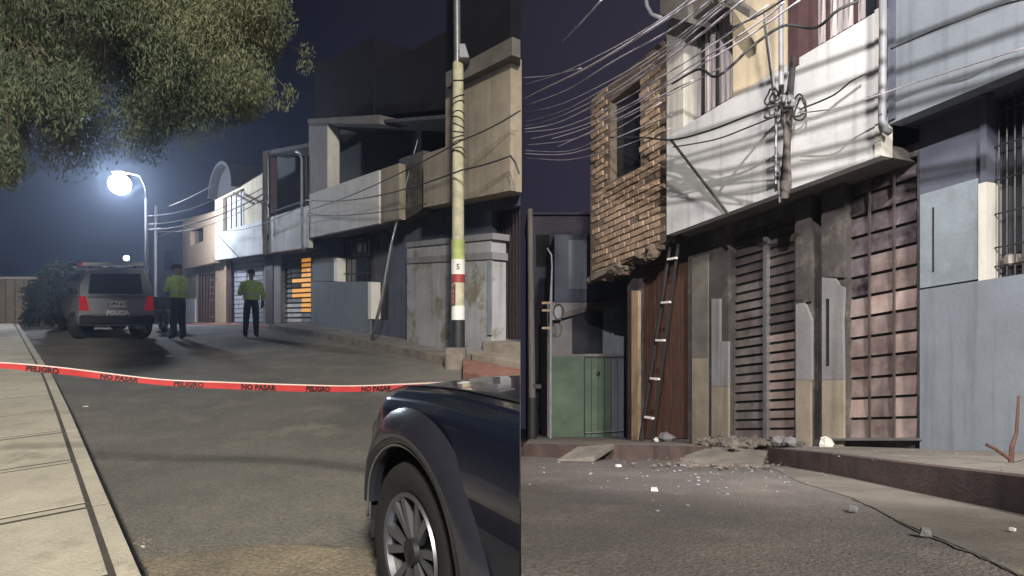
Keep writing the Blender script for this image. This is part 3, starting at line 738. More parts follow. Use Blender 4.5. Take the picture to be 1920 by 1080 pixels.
hd = build('floodlight', MB().prism([(PX + .03, PY - .2, pz(92)), (PX + .13, PY - .2, pz(92)), (PX + .2, PY - .2, pz(118)), (PX + .03, PY - .2, pz(118))], (0, .25, 0)), M['pvc'], up, bevel=.01)
for i, v in enumerate([150, 182, 196, 216, 226, 236, 246, 256, 268, 284, 290]):
    ring = [(PX + .1 * math.cos(t), PY + .1 * math.sin(t), pz(v) + .045 * math.sin(t + i)) for t in [2 * math.pi * k / 14 for k in range(15)]]
    build('cable_loop', MB().tube(ring, .009, 5, cap=False), M['cable'], up)
pb = MB()
bx0 = PX; build('footing', MB().box((PX - .04, PY - .02, GL(PY) + .13), (.34, .28, .42)), M['kerb'], up, bevel=.03)

# ------------------------------------------------------------------ tree over the left pavement
tr = thing('tree', 'large feathery pepper tree hanging over the left pavement', 'tree', (-9.0, 7.5, GL(7.5) + .1))
tk = Vector((-9.0, 7.5, GL(7.5)))
limbs = MB(); br_ends = []
limbs.tube([tk, tk + Vector((.2, 0, 1.5)), tk + Vector((.5, -.1, 3.0)), tk + Vector((1.0, -.1, 4.2))], [.32, .27, .23, .18], 12)
build('trunk', limbs, M['bark'], tr, smooth=True)
top = tk + Vector((1.0, -.1, 4.2))
lobes = []   # (u, v, y, r, weight)
def lob(n, u0, u1, v0, v1, y0, y1, r0, r1, wt, cond=None):
    for _ in range(n):
        for __ in range(40):
            u = random.uniform(u0, u1); v = random.uniform(v0, v1)
            if cond is None or cond(u, v): break
        y = random.uniform(y0, y1); p = px(u, v, y); lobes.append((p.x, p.y, p.z, random.uniform(r0, r1), wt, u, v))
lob(40, 240, 500, -90, 175, 6.2, 8.6, .30, .5, 1.0, lambda u, v: v < 90 + (u - 240) * .45 and v < 175)
lob(34, -80, 200, -90, 130, 5.0, 7.6, .28, .45, 1.0)
lob(14, 160, 300, -90, 60, 6.0, 8.5, .3, .5, 1.0)
lob(30, 270, 460, 110, 232, 6.5, 8.3, .2, .34, .5)
lob(16, -40, 50, 130, 330, 4.8, 6.0, .16, .28, .38)
lob(40, 50, 320, 100, 290, 6.0, 8.2, .25, .4, .30)
lob(8, 50, 170, 130, 210, 5.0, 6.0, .16, .26, .4)
twigs = [(545, 175), (530, 195), (575, 100), (572, 125), (505, 60), (515, 95), (480, 200), (490, 170), (455, 215), (400, 235), (425, 222), (350, 200), (520, 10), (500, 130), (20, 330), (45, 270), (100, 210), (120, 175)]
for u, v in twigs:
    p = px(u, v, 7.0); lobes.append((p.x, p.y, p.z, .11, .06, u, v))
for u, v in [(20, 250), (10, 290), (35, 200), (105, 150), (85, 190)]:
    for k in range(5): p = px(u + k * 2, v + k * 14, 5.2); lobes.append((p.x, p.y, p.z, .07, .04, u, v))
V = leaf_cloud([l[:5] for l in lobes], 170000, .026, .65, 11, 4.5)
quads_object('foliage', V, M['leaf'], tr, 'stuff')
# limbs to clumps
hub = [top + Vector((1.2, -.6, .8)), top + Vector((3.0, -.2, .9)), px(300, 30, 7.4), px(120, -10, 6.4)]
build('limb', MB().tube([top, hub[0], px(60, -40, 6.2), px(150, 20, 6.3), px(230, 60, 6.6)], [.17, .12, .08, .05, .02], 8), M['bark'], tr, smooth=True)
build('limb', MB().tube([top, hub[1], px(180, -60, 7.2), px(290, 10, 7.4), px(400, 60, 7.5), px(500, 130, 7.2)], [.17, .13, .09, .06, .035, .012], 8), M['bark'], tr, smooth=True)
tw = MB()
for l in lobes[::2]:
    p = Vector(l[:3]); h = min([px(300, 10, 7.3), px(120, 10, 6.3), px(400, 60, 7.5), px(200, 40, 6.5), px(20, 60, 5.5)], key=lambda q: (q - p).length)
    tw.tube([h, (h + p) / 2 + Vector((0, 0, .12)), p], [.018, .011, .005], 4)
o = build('twigs', tw, M['bark'], tr); o['kind'] = 'stuff'

# ------------------------------------------------------------------ vehicles
def wheel(parent, c, ax, r, w_, mt_rim, spokes=6, face=1):
    """c centre, ax unit axle vector pointing to the visible side"""
    ax = Vector(ax).normalized(); fw = Vector((-ax.y, ax.x, 0)); upv = Vector((0, 0, 1))
    def ring(prof, n=36, cap=False):
        mb = MB()
        for (rr, t) in prof:
            for j in range(n):
                a = 2 * math.pi * j / n; mb.v.append(tuple(c + ax * t + rr * (math.cos(a) * fw + math.sin(a) * upv)))
        for k in range(len(prof) - 1):
            for j in range(n):
                j2 = (j + 1) % n; mb.f.append((k*n+j, k*n+j2, (k+1)*n+j2, (k+1)*n+j))
        if cap: mb.f.append(tuple(range((len(prof)-1)*n, len(prof)*n)))
        return mb
    wh = build('wheel', ring([(r * .66, -w_), (r * .92, -w_), (r, -w_ * .8), (r, -w_ * .18), (r * .97, -w_ * .06), (r * .9, 0), (r * .75, .004), (r * .645, -.015), (r * .63, -.04)], 40), M['rubber'], parent, smooth=50)
    rm = build('rim', ring([(r * .645, -.01), (r * .62, -.004), (r * .595, -.02), (r * .58, -.09), (r * .2, -.11), (.001, -.11)], 40), M['trim'], wh, smooth=40)
    lip = build('rim_lip', ring([(r * .65, -.012), (r * .635, .002), (r * .60, -.004), (r * .59, -.03)], 40), mt_rim, wh, smooth=40)
    sp_ = MB()
    for k in range(spokes):
        for sgn in (-1, 1):
            a0 = 2 * math.pi * k / spokes + sgn * .09; a1 = 2 * math.pi * k / spokes + sgn * .21
            d0_ = math.cos(a0) * fw + math.sin(a0) * upv; d1_ = math.cos(a1) * fw + math.sin(a1) * upv
            t0_ = Vector(ax).cross(d0_)
            a_ = c + d0_ * r * .12 - ax * .025; b_ = c + d1_ * r * .61 - ax * .008
            sp_.prism([a_ - t0_ * .012, a_ + t0_ * .012, b_ + t0_ * .019, b_ - t0_ * .019], -ax * .03)
    build('spokes', sp_, mt_rim, wh)
    build('hub_cap', ring([(r * .15, -.03), (r * .14, -.008), (.001, -.002)], 20), M['iron'], wh, smooth=40)
    return wh

# --- near dark SUV, cut off by the house side wall plane
yw = 2.47; wc = Vector(((770 - 960) / F * yw, yw, 0)); wc.z = CZ + (VH - 1035) / F * yw
hdg = Vector((-.575, .818, .0)).normalized(); lat = Vector((hdg.y, -hdg.x, 0))  # lateral to the car's right
zg = wc.z - .375
def car(s, l, h): return Vector((wc.x, wc.y, 0)) + hdg * s + lat * l + Vector((0, 0, zg + h + .045 * s))
suv = thing('parked_suv', 'dark blue off-road SUV nose with alloy wheel, close by in the lower middle', 'car', (wc.x, wc.y, zg))
S0, S1 = -2.4, .80
def sec(s):
    """half outline from the sill up to the bonnet centre: list of (lateral, height)"""
    t = max(0, (s - .30) / .50); rnd = .42 * t ** 2.2            # nose rounding in plan
    top_ = 1.04 - .09 * max(0, (s + .2)) ** 1.6 - .10 * t ** 2.5
    sh_ = top_ - .10
    pts = [(.045, .30), (.02, .42), (.0, .60), (-.005, .74), (.012, .84), (.03, sh_), (.055, sh_ + .045), (.10, sh_ + .075), (.17, sh_ + .092), (.34, sh_ + .105), (.6, sh_ + .122), (.95, sh_ + .13),
           (1.3, sh_ + .122), (1.6, sh_ + .10), (1.74, sh_ + .07), (1.82, sh_), (1.86, .7), (1.82, .3)]
    out_ = []
    for l, h in pts:
        f = 1 if l < .95 else -1
        ll = l + f * rnd * (1 - min(l if l < .95 else 1.86 - l, .95) / .95)
        out_.append((ll, h))
    return out_
def fine(lst, n=4):
    o_ = []
    for a_, b_ in zip(lst, lst[1:]):
        for k in range(n): o_.append((a_[0] + (b_[0] - a_[0]) * k / n, a_[1] + (b_[1] - a_[1]) * k / n))
    return o_ + [lst[-1]]
ss = [S0 + (S1 - S0) * i / 90 for i in range(91)]
mb = MB(); rows = [fine(sec(s)) for s in ss]; nr = len(rows[0])
arc_r = .455
for s, row in zip(ss, rows):
    for l, h in row: mb.v.append(tuple(car(s, l, h)))
def inarch(s, h): return math.hypot(s, h - .375) < arc_r
for i in range(len(ss) - 1):
    for j in range(nr - 1):
        l = rows[i][j][0]; sm = (ss[i] + ss[i+1]) / 2; hm = (rows[i][j][1] + rows[i][j+1][1]) / 2
        if l < .3 and inarch(sm, hm) : continue
        mb.f.append((i*nr+j, i*nr+j+1, (i+1)*nr+j+1, (i+1)*nr+j))
e = len(ss) - 1
mb.f.append(tuple(e * nr + j for j in range(nr)))
bo = build('body', mb, M['carpaint'], suv, smooth=35, clip=True)
# inner wheel well
well = MB(); n = 20
for k in range(n + 1):
    a = math.pi * (-.06 + 1.12 * k / n); 
    for l in (.02, .42): well.v.append(tuple(car(math.cos(a) * (arc_r + .012), l, .375 + math.sin(a) * (arc_r + .012))))
for k in range(n): well.f.append((2*k, 2*k+1, 2*k+3, 2*k+2))
well.f.append(tuple(range(1, 2 * n + 2, 2)))
build('wheel_well', well, M['trim'], suv, clip=True)
# bulging fender flare
fl = MB(); prof = [(.425, .03), (.43, -.03), (.45, -.046), (.48, -.044), (.52, -.026), (.555, -.006), (.575, .012)]
n = 44
for k in range(n + 1):
    a = math.pi * (.07 + 1.03 * k / n)
    for r_, l in prof: fl.v.append(tuple(car(math.cos(a) * r_ * 1.0, l + (.30 * max(0, (math.cos(a) * r_ - .30) / .5) ** 2), .375 + math.sin(a) * r_)))
m = len(prof)
for k in range(n):
    for j in range(m - 1): fl.f.append((k*m+j, k*m+j+1, (k+1)*m+j+1, (k+1)*m+j))
build('fender_flare', fl, M['flare'], suv, smooth=60, clip=True)
lipm = MB(); pts = [car(math.cos(a) * .427, -.03 + (.30 * max(0, (math.cos(a) * .427 - .30) / .5) ** 2), .375 + math.sin(a) * .427) for a in [math.pi * (.02 + .9 * k / 30) for k in range(31)]]
lipm.tube(pts, .006, 6); build('flare_edge', lipm, M['steel'], suv, smooth=True, clip=True)
# bumper (dark plastic) wrapping the nose
bp = MB(); prof2 = [(.30, -.0), (.36, .035), (.50, .05), (.60, .04), (.66, .0)]
path = [(.47, .10), (.56, .13), (.66, .20), (.76, .33), (.83, .55), (.86, .93), (.83, 1.3), (.72, 1.6), (.5, 1.78)]
for (s, l) in path:
    dx = Vector((s - .2, l - .93)).normalized()
    for h, o_ in prof2: bp.v.append(tuple(car(s + dx.x * o_, l + dx.y * o_ , h - .06)))
m = len(prof2)
for k in range(len(path) - 1):
    for j in range(m - 1): bp.f.append((k*m+j, k*m+j+1, (k+1)*m+j+1, (k+1)*m+j))
build('bumper', bp, M['trim'], suv, smooth=50, clip=True)
build('reflector', MB().box(car(.62, .165, .70), (.03, .09, .06), Matrix.Rotation(math.atan2(hdg.y, hdg.x) - R(35), 3, 'Z')), M['redlens'], suv)
build('headlight', MB().ball(car(.68, .34, .83), .12, 12, 8, (1, .8, .6)), M['clearlens'], suv, smooth=True)
build('tow_hook', MB().tube([car(.80, .28, .50), car(.84, .26, .50), car(.84, .24, .46)], .012, 6), M['chrome'], suv)
wheel(suv, car(0, -.015, .375), -lat, .365, .24, M['alloy'], 6)
# door and its shut line, sill
dr = MB()
for (s, h0, h1) in ((-.88, .34, .93),):
    dr.tube([car(s, .03, h0), car(s - .005, .012, .5), car(s, -.004, .7), car(s, .014, .86), car(s + .01, .034, h1)], .005, 5)
build('door_seam', dr, M['ink'], suv, clip=True)
build('sill', MB().box(car(-1.4, .03, .30), (1.7, .08, .10), Matrix.Rotation(math.atan2(hdg.y, hdg.x), 3, 'Z')), M['trim'], suv, clip=True)
fs = MB().tube([car(.50, .03, .60), car(.47, .028, .70), car(.50, .05, .80), car(.60, .12, .84), car(.72, .26, .80)], .004, 5)
build('bumper_seam', fs, M['ink'], suv, clip=True)
hs = MB().tube([car(s, .17, sec(s)[8][1] + .004) for s in [S0 + i * .2 for i in range(16)]], .004, 4)
build('bonnet_seam', hs, M['ink'], suv, clip=True)
for s in (.05, -.25): build('washer_jet', MB().box(car(s, .45, 1.05), (.03, .05, .015)), M['trim'], suv)

# --- police SUV from behind
def make_police_suv():
    loc = px(218, 640, 14.7); loc.z = GL(loc.y)
    root = thing('police_suv', 'grey police SUV seen from behind with a white roof light bar', 'police car', loc)
    T = Matrix.Translation(loc) @ Matrix(((1, -.78, 0, 0), (0, .92, 0, 0), (0, .085, 1, 0), (0, 0, 0, 1)))
    # local: x right, y forward, z up; rear face at y=0
    def P(x, y, z): return T @ Vector((x, y, z))
    def loft(secs, mat, name, smooth=40):
        m_ = MB(); n_ = len(secs[0])
        for s_ in secs: m_.v += [tuple(P(*q)) for q in s_]
        for i_ in range(len(secs) - 1):
            for j_ in range(n_): j2 = (j_ + 1) % n_; m_.f.append((i_*n_+j_, i_*n_+j2, (i_+1)*n_+j2, (i_+1)*n_+j_))
        m_.f += [tuple(range(n_)), tuple(range((len(secs)-1)*n_, len(secs)*n_))]
        return build(name, m_, mat, root, smooth=smooth)
    def rsec(y, w0, w1, z0, z1, r_=.08):
        pts = []
        for (cx, cz, a0) in ((w1 - r_, z1 - r_, 0), (-w1 + r_, z1 - r_, 90)):
            for k_ in range(5): a = R(a0 + 22.5 * k_); pts.append((cx + r_ * math.cos(a), y, cz + r_ * math.sin(a)))
        pts += [(-w0 - .02, y, (z0 + z1) / 2), (-w0, y, z0 + .08), (-w0 + .08, y, z0), (w0 - .08, y, z0), (w0, y, z0 + .08), (w0 + .02, y, (z0 + z1) / 2)]
        return pts
    loft([rsec(.0, .86, .86, .42, 1.02), rsec(.06, .90, .89, .38, 1.06), rsec(.4, .92, .91, .34, 1.08), rsec(2.6, .92, .91, .34, 1.06), rsec(3.4, .91, .89, .36, 1.03), rsec(4.2, .88, .85, .38, .98), rsec(4.6, .80, .75, .42, .85)], M['carpaint_grey'], 'body')
    loft([rsec(.12, .84, .74, .98, 1.70, .12), rsec(.3, .86, .76, .98, 1.76, .12), rsec(1.8, .86, .76, .98, 1.78, .12), rsec(2.5, .86, .74, .98, 1.72, .12), rsec(3.2, .84, .70, .98, 1.10, .05)], M['carpaint_grey'], 'cabin')
    def slabq(pts, mat, name, d=(0, -.02, 0), parent=None):
        return build(name, MB().prism([P(*q) for q in pts], T.to_3x3() @ Vector(d)), mat, parent or root)
    slabq([(-.66, .115, 1.14), (.66, .115, 1.14), (.60, .145, 1.62), (-.60, .145, 1.62)], M['glass'], 'rear_window', (0, -.03, 0))
    for sx in (-1, 1):
        slabq([(sx*.875, .5, 1.12), (sx*.875, 1.4, 1.12), (sx*.80, 1.4, 1.62), (sx*.80, .6, 1.62)], M['glass'], 'side_window', (sx*.02, 0, 0))
        slabq([(sx*.875, 1.5, 1.12), (sx*.875, 2.5, 1.12), (sx*.80, 2.2, 1.62), (sx*.80, 1.5, 1.62)], M['glass'], 'side_window', (sx*.02, 0, 0))
        slabq([(sx*.66, -.005, .74), (sx*.89, .01, .74), (sx*.885, .01, 1.08), (sx*.74, -.005, 1.08)], M['redlens'], 'tail_light', (0, -.035, 0))
        b_ = MB().box((0, 0, 0), (.22, .12, .16)); b_.v = [tuple(P(sx * 1.02 + p[0], 2.55 + p[1], 1.12 + p[2])) for p in b_.v]
        build('wing_mirror', b_, M['trim'], root, bevel=.02)
    b_ = MB().box((0, 0, 0), (1.78, .2, .22)); b_.v = [tuple(P(p[0], -.04 + p[1], .52 + p[2])) for p in b_.v]
    bm2 = build('bumper', b_, M['trim'], root, bevel=.04)
    b_ = MB().box((0, 0, 0), (1.2, .03, .05)); b_.v = [tuple(P(p[0], -.16 + p[1], .64 + p[2])) for p in b_.v]
    build('chrome_strip', b_, M['steel'], bm2)
    pl = slabq([(-.26, -.03, .82), (.26, -.03, .82), (.26, -.03, .96), (-.26, -.03, .96)], M['white'], 'number_plate', (0, -.015, 0))
    RX = T @ Matrix.Rotation(R(90), 4, 'X')
    def txt(s_, size, x, z, mat, name, par, y=-.05, bold=.004):
        build(name, text_mb(s_, size, T @ Matrix.Translation((x, y, z)) @ Matrix.Rotation(R(90), 4, 'X'), .002, bold), mat, par)
    slabq([(-.255, -.046, .825), (-.16, -.046, .825), (-.16, -.046, .955), (-.255, -.046, .955)], M['blue_pale'], 'plate_band', (0, -.003, 0), pl)
    txt('EPH 613', .115, .05, .89, M['ink'], 'lettering', pl)
    txt('POLICIA', .145, 0, .69, M['white'], 'lettering', root, -.19, .008)
    slabq([(-.70, -.01, 1.07), (.70, -.01, 1.07), (.66, .0, 1.10), (-.66, .0, 1.10)], M['steel'], 'tailgate_trim', (0, -.02, 0))
    b_ = MB().box((0, 0, 0), (1.5, .30, .09)); b_.v = [tuple(P(p[0], .55 + p[1], 1.86 + p[2])) for p in b_.v]
    lb = build('light_bar', b_, M['lightbar'], root, bevel=.02)
    for sx in (-.55, .55):
        b_ = MB().box((0, 0, 0), (.05, .2, .06)); b_.v = [tuple(P(sx + p[0], .55 + p[1], 1.79 + p[2])) for p in b_.v]; build('bracket', b_, M['iron'], lb)
    b_ = MB().box((0, 0, 0), (.05, .22, .07)); b_.v = [tuple(P(-.80 + p[0], .55 + p[1], 1.86 + p[2])) for p in b_.v]
    build('red_lens', b_, M['redlens'], lb)
    for (x, y, s) in ((-.86, .75, -1), (.86, .75, 1), (-.86, 3.75, -1), (.86, 3.75, 1)):
        wheel(root, P(x, y, .36), Vector((s, 0, 0)), .36, .22, M['alloy'], 5)
    b_ = MB().tube([P(.5, -.05, .33), P(.5, .3, .33)], .035, 8); build('exhaust', b_, M['steel'], root)
make_police_suv()

# --- motorbike half hidden beside the police vehicle
mbk = thing('motorcycle', 'dark motorcycle standing beyond the police vehicle, beside the left officer', 'motorcycle', Vector((px(307, 600, 17.6).x, 17.6, GL(17.6))))
mo = mbk.location.copy()
def mp(x, y, z): return mo + Matrix.Rotation(R(31), 3, 'Z') @ Vector((x, y, z))
for y in (-.1, 1.2):
    build('wheel', MB().tube([mp(.31 * math.cos(a) * .25, y + .31 * math.cos(a), .31 + .31 * math.sin(a)) for a in [2*math.pi*k/18 for k in range(19)]], .045, 6, cap=False), M['rubber'], mbk)
build('frame', MB().tube([mp(0, -.1, .31), mp(0, .3, .6), mp(0, .8, .72), mp(0, 1.1, .85), mp(0, 1.2, .31)], .04, 6), M['iron'], mbk)
build('fuel_tank', MB().ball(mp(0, .75, .82), .2, 10, 8, (.6, 1.3, .7)), M['carpaint'], mbk, smooth=True)
build('seat', MB().ball(mp(0, .2, .78), .2, 10, 8, (.6, 1.6, .35)), M['trim'], mbk, smooth=True)
build('pannier', MB().box(mp(0, -.1, .80), (.62, .36, .34)), M['trim'], mbk, bevel=.04)
build('engine', MB().box(mp(0, .55, .45), (.36, .5, .40)), M['steel'], mbk, bevel=.03)
build('handlebar', MB().tube([mp(-.34, 1.0, 1.02), mp(-.1, 1.08, .95), mp(.1, 1.08, .95), mp(.34, 1.0, 1.02)], .02, 6), M['chrome'], mbk)
build('tail_light', MB().box(mp(0, -.16, .72), (.12, .06, .08)), M['redlens'], mbk)

# ------------------------------------------------------------------ police officers
def officer(label, base_pt, yaw, pose, scale=1.0):
    root = thing('person', label, 'person', base_pt); root.rotation_euler = (0, 0, yaw); root.scale = (scale,) * 3
    Bp = dict(pelvis=(0,0,.95), waist=(0,0,1.08), chest=(0,.01,1.28), neck0=(0,0,1.44), neck=(0,.01,1.50), head=(0,.03,1.62), crown=(0,.03,1.70),
              lsh=(-.17,0,1.40), rsh=(.17,0,1.40), lhip=(-.09,0,.88), rhip=(.09,0,.88), lk=(-.11,.02,.48), rk=(.11,.02,.48),
              la=(-.12,-.01,.09), ra=(.12,-.01,.09), lt=(-.14,.14,.045), rt=(.14,.14,.045))
    Bp.update(pose)
    rad = dict(pelvis=(.15,.11), waist=(.14,.10), chest=(.165,.115), neck0=(.08,.07), neck=(.05,.05), head=(.078,.09), crown=(.06,.07), lsh=(.07,.065), rsh=(.07,.065),
               lhip=(.105,.105), rhip=(.105,.105), lk=(.085,.085), rk=(.085,.085), la=(.065,.065), ra=(.065,.065), lt=(.04,.035), rt=(.04,.035),
               le=(.045,.045), re=(.045,.045), lw=(.03,.03), rw=(.03,.03))
    order = list(Bp); E = [('pelvis','waist'),('waist','chest'),('chest','neck0'),('neck0','neck'),('neck','head'),('head','crown'),('chest','lsh'),('chest','rsh'),('lsh','le'),('rsh','re'),('le','lw'),('re','rw'),
        ('pelvis','lhip'),('pelvis','rhip'),('lhip','lk'),('rhip','rk'),('lk','la'),('rk','ra'),('la','lt'),('ra','rt')]
    # hands: palm, four fingers and a thumb as short chains
    for s in 'lr':
        wv = Vector(Bp[s+'w']); ev = Vector(Bp[s+'e']); d = (wv - ev).normalized(); side = d.cross(Vector((0, 0, 1)));
        if side.length < .3: side = Vector((0, 1, 0))
        side.normalize(); pn = 'palm' + s; Bp[pn] = tuple(wv + d * .07); rad[pn] = (.03, .016); order.append(pn); E.append((s+'w', pn))
        for k in range(4):
            f = 'f%d' % k + s; Bp[f] = tuple(wv + d * (.145 - abs(k - 1.3) * .008) + side * (k - 1.5) * .022 + Vector((0, 0, -.02))); rad[f] = (.008, .008); order.append(f); E.append((pn, f))
        f = 'th' + s; Bp[f] = tuple(wv + d * .09 + side * .06); rad[f] = (.009, .009); order.append(f); E.append((s+'w', f))
    me = bpy.data.meshes.new('body'); me.from_pydata([Bp[k_] for k_ in order], [(order.index(a), order.index(b)) for a, b in E], []); me.update()
    o = bpy.data.objects.new('body', me); COL.objects.link(o); o.parent = root
    sk = o.modifiers.new('skin', 'SKIN'); sk.use_smooth_shade = True
    me.skin_vertices[0].data[order.index('pelvis')].use_root = True
    for i, k_ in enumerate(order): me.skin_vertices[0].data[i].radius = rad[k_]
    ss_ = o.modifiers.new('sub', 'SUBSURF'); ss_.levels = 2; ss_.render_levels = 2
    me.materials.append(M['uniform'])
    # vest
    def ringed(secs, n_=18):
        m_ = MB()
        for (z, rx, ry, cy) in secs:
            for j in range(n_): a = 2*math.pi*j/n_; m_.v.append((rx*math.copysign(abs(math.cos(a))**.8, math.cos(a)), cy + ry*math.sin(a), z))
        for i in range(len(secs)-1):
            for j in range(n_): j2=(j+1)%n_; m_.f.append((i*n_+j, i*n_+j2, (i+1)*n_+j2, (i+1)*n_+j))
        return m_
    def local(name, m_, mat, sm=True):
        me_ = bpy.data.meshes.new(name); me_.from_pydata(m_.v, [], m_.f); me_.materials.append(mat)
        for p in me_.polygons: p.use_smooth = sm
        q = bpy.data.objects.new(name, me_); COL.objects.link(q); q.parent = root; return q
    vest = local('vest', ringed([(.97, .195, .15, 0), (1.05, .20, .155, 0), (1.2, .215, .16, 0), (1.33, .225, .155, 0), (1.42, .20, .13, 0), (1.475, .11, .09, 0), (1.49, .07, .07, 0)]), M['hivis'])
    local('reflective_band', ringed([(1.08, .208, .163, 0), (1.13, .212, .166, 0)]), M['reflective'])
    for sx in (-1, 1):
        local('reflective_band', MB().tube([(sx*.10, -.155, 1.0), (sx*.10, -.168, 1.2), (sx*.10, -.155, 1.36), (sx*.09, -.08, 1.475), (sx*.09, .08, 1.475), (sx*.10, .155, 1.36), (sx*.10, .168, 1.2), (sx*.10, .155, 1.0)], .014, 5), M['reflective'])
    sl = MB()
    for s in 'lr':
        a = Vector(Bp[s+'sh']); b = Vector(Bp[s+'e']); c_ = Vector(Bp[s+'w'])
        sl.tube([a + Vector((0, 0, .02)), a * .5 + b * .5, b, b * .4 + c_ * .6], [.085, .075, .066, .052], 12)
    local('sleeves', sl, M['hivis'])
    cp = MB().ball((0, .025, 1.70), .108, 16, 8, (.95, 1.1, .62)); cp.tube([(0, .10, 1.675), (0, .17, 1.66)], [.085, .06], 14)
    local('cap', cp, M['cap'])
    fc = MB().tube([(0, .115, 1.62), (0, .145, 1.598)], [.014, .018], 6)
    for sx in (-1, 1): fc.ball((sx * .086, .02, 1.615), .022, 6, 5, (.5, 1, 1.3))
    local('nose_and_ears', fc, M['skin_m'])
    ey = MB()
    for sx in (-1, 1): ey.ball((sx * .03, .108, 1.635), .010, 6, 5)
    local('eyes', ey, M['ink'])
    local('mouth', MB().box((0, .112, 1.575), (.045, .01, .008)), M['maroon'])
    local('belt', ringed([(.93, .165, .128, 0), (.975, .17, .132, 0)]), M['trim'])
    return root
c1 = onL(334, 637); c2 = onL(471, 633)
officer('police officer in a lime vest standing beside the police SUV, arms folded forward', c1, R(68),
        dict(le=(-.25,.08,1.14), re=(.25,.08,1.14), lw=(-.10,.27,1.15), rw=(.12,.26,1.10), lt=(-.12,.15,.045), ra=(.10,-.06,.09), rt=(.12,.08,.045)), 1.06)
officer('police officer in a lime vest standing alone in the road, seen from behind', c2, R(18),
        dict(le=(-.28,.10,1.14), re=(.29,-.03,1.12), lw=(-.30,.33,1.13), rw=(.26,.10,.90), lk=(-.12,.02,.48), la=(-.14,-.01,.09)), .99)

# ------------------------------------------------------------------ barrier tape
tp = [(-160, 676, 3.6), (0, 684, 3.7), (60, 689, 3.72), (130, 696, 3.75), (220, 707, 3.78), (320, 717, 3.8), (430, 722, 3.8), (540, 726, 3.75), (640, 728, 3.6), (740, 726, 3.4), (830, 723, 3.2), (905, 719, 3.05), (971, 713, 2.9)]
tpt = [px(*q) for q in tp]
def tape_at(s):
    s = max(0, min(len(tpt) - 1.001, s)); i = int(s); f = s - i
    p0 = tpt[max(i-1, 0)]; p1 = tpt[i]; p2 = tpt[i+1]; p3 = tpt[min(i+2, len(tpt)-1)]
    return .5 * ((2*p1) + (p2-p0)*f + (2*p0-5*p1+4*p2-p3)*f*f + (3*p1-p0-3*p2+p3)*f**3)
tape = thing('barrier_tape', 'sagging red and white police barrier tape stretched across the left street', 'barrier tape', tpt[0])
NT = 120
def tape_strip(h0, h1, off):
    m_ = MB()
    for i in range(NT + 1):
        s = (len(tpt) - 1.001) * i / NT; p = tape_at(s); tw_ = .35 * math.sin(s * 1.7) + .3
        for h in (h0, h1):
            m_.v.append((p.x, p.y - off + h * math.sin(tw_) * .7, p.z + h * (math.cos(tw_))))
    for i in range(NT): m_.f.append((2*i, 2*i+1, 2*i+3, 2*i+2))
    return m_
def solid(m_, th=.0008):
    k = len(m_.v); m_.v += [(a, b + th, c) for a, b, c in m_.v]; m_.f += [tuple(k + q for q in reversed(f)) for f in m_.f]; return m_
build('band', solid(tape_strip(-.025, .012, 0)), M['tape'], tape, smooth=True)
build('white_stripe', solid(tape_strip(.0125, .020, 0)), M['tape_white'], tape, smooth=True)
# lettering bent along the tape
tl = MB(); 
arcs = [0]
for i in range(400): arcs.append(arcs[-1] + (tape_at((len(tpt)-1.001)*(i+1)/400) - tape_at((len(tpt)-1.001)*i/400)).length)
def s_of(d):
    for i in range(400):
        if arcs[i+1] >= d: return (len(tpt)-1.001) * (i + (d - arcs[i]) / (arcs[i+1]-arcs[i])) / 400
    return len(tpt) - 1.001
msgs = []; d = .25
while d < arcs[-1] - .35:
    msgs.append(('NO PASAR', d, .26)); d += .42
    msgs.append(('PELIGRO', d, .24)); d += .44
for s_, d, wd_ in msgs:
    t_ = text_mb(s_, .046, Matrix.Identity(4), .0, .0022)
    for f in t_.f: tl.f.append(tuple(len(tl.v) + q for q in f))
    for x, y, z in t_.v:
        s = s_of(d + x * 1.02); p = tape_at(s); tw_ = .35 * math.sin(s * 1.7) + .3; h = y - .008
        tl.v.append((p.x, p.y - .003 + h * math.sin(tw_) * .7, p.z + h * math.cos(tw_)))
build('lettering', tl, M['ink'], tape, normals=False)

# litter on the left road
def litter(name, lab, cat, p, size, mat, grp=None):
    m_ = MB().box(p + Vector((0, 0, size[2] / 2)), size, Matrix.Rotation(random.uniform(0, 3), 3, 'Z'))
    m_.v = [tuple(Vector(q) + Vector((random.uniform(-1, 1), random.uniform(-1, 1), random.uniform(-.3, .6))) * size[0] * .15) for q in m_.v]
    return tag(build(name, m_, mat, loc=p), lab, cat, grp)
litter('paper_scrap', 'white paper scrap on the road behind the left officer and police SUV', 'litter', onL(320, 669), (.16, .1, .03), M['paper'])
litter('paper_scrap', 'tiny white scrap by a dark stain near the pavement edge at the bottom', 'litter', onL(268, 1026), (.02, .012, .008), M['paper'])
litter('paper_scrap', 'pale scrap on the road just below the barrier tape at left', 'litter', onL(160, 763), (.05, .03, .01), M['paper'])
sn = MB()
for i in range(160):
    sn.rock(onL(random.uniform(230, 700), 740 + 340 * random.random() ** .6, .003), random.uniform(.003, .008))
for i in range(40):
    u = 262 + random.gauss(0, 22); v = 1018 + random.gauss(0, 8) ; sn.rock(onL(u, v, .003), random.uniform(.004, .012))
o = build('gravel', sn, M['kerb']); o['kind'] = 'stuff'
M['dirt'] = material('dry_dirt_film', (.26, .22, .155), .95, .35, 3, .8, 60, color2=(.15, .13, .10), speck=.5)
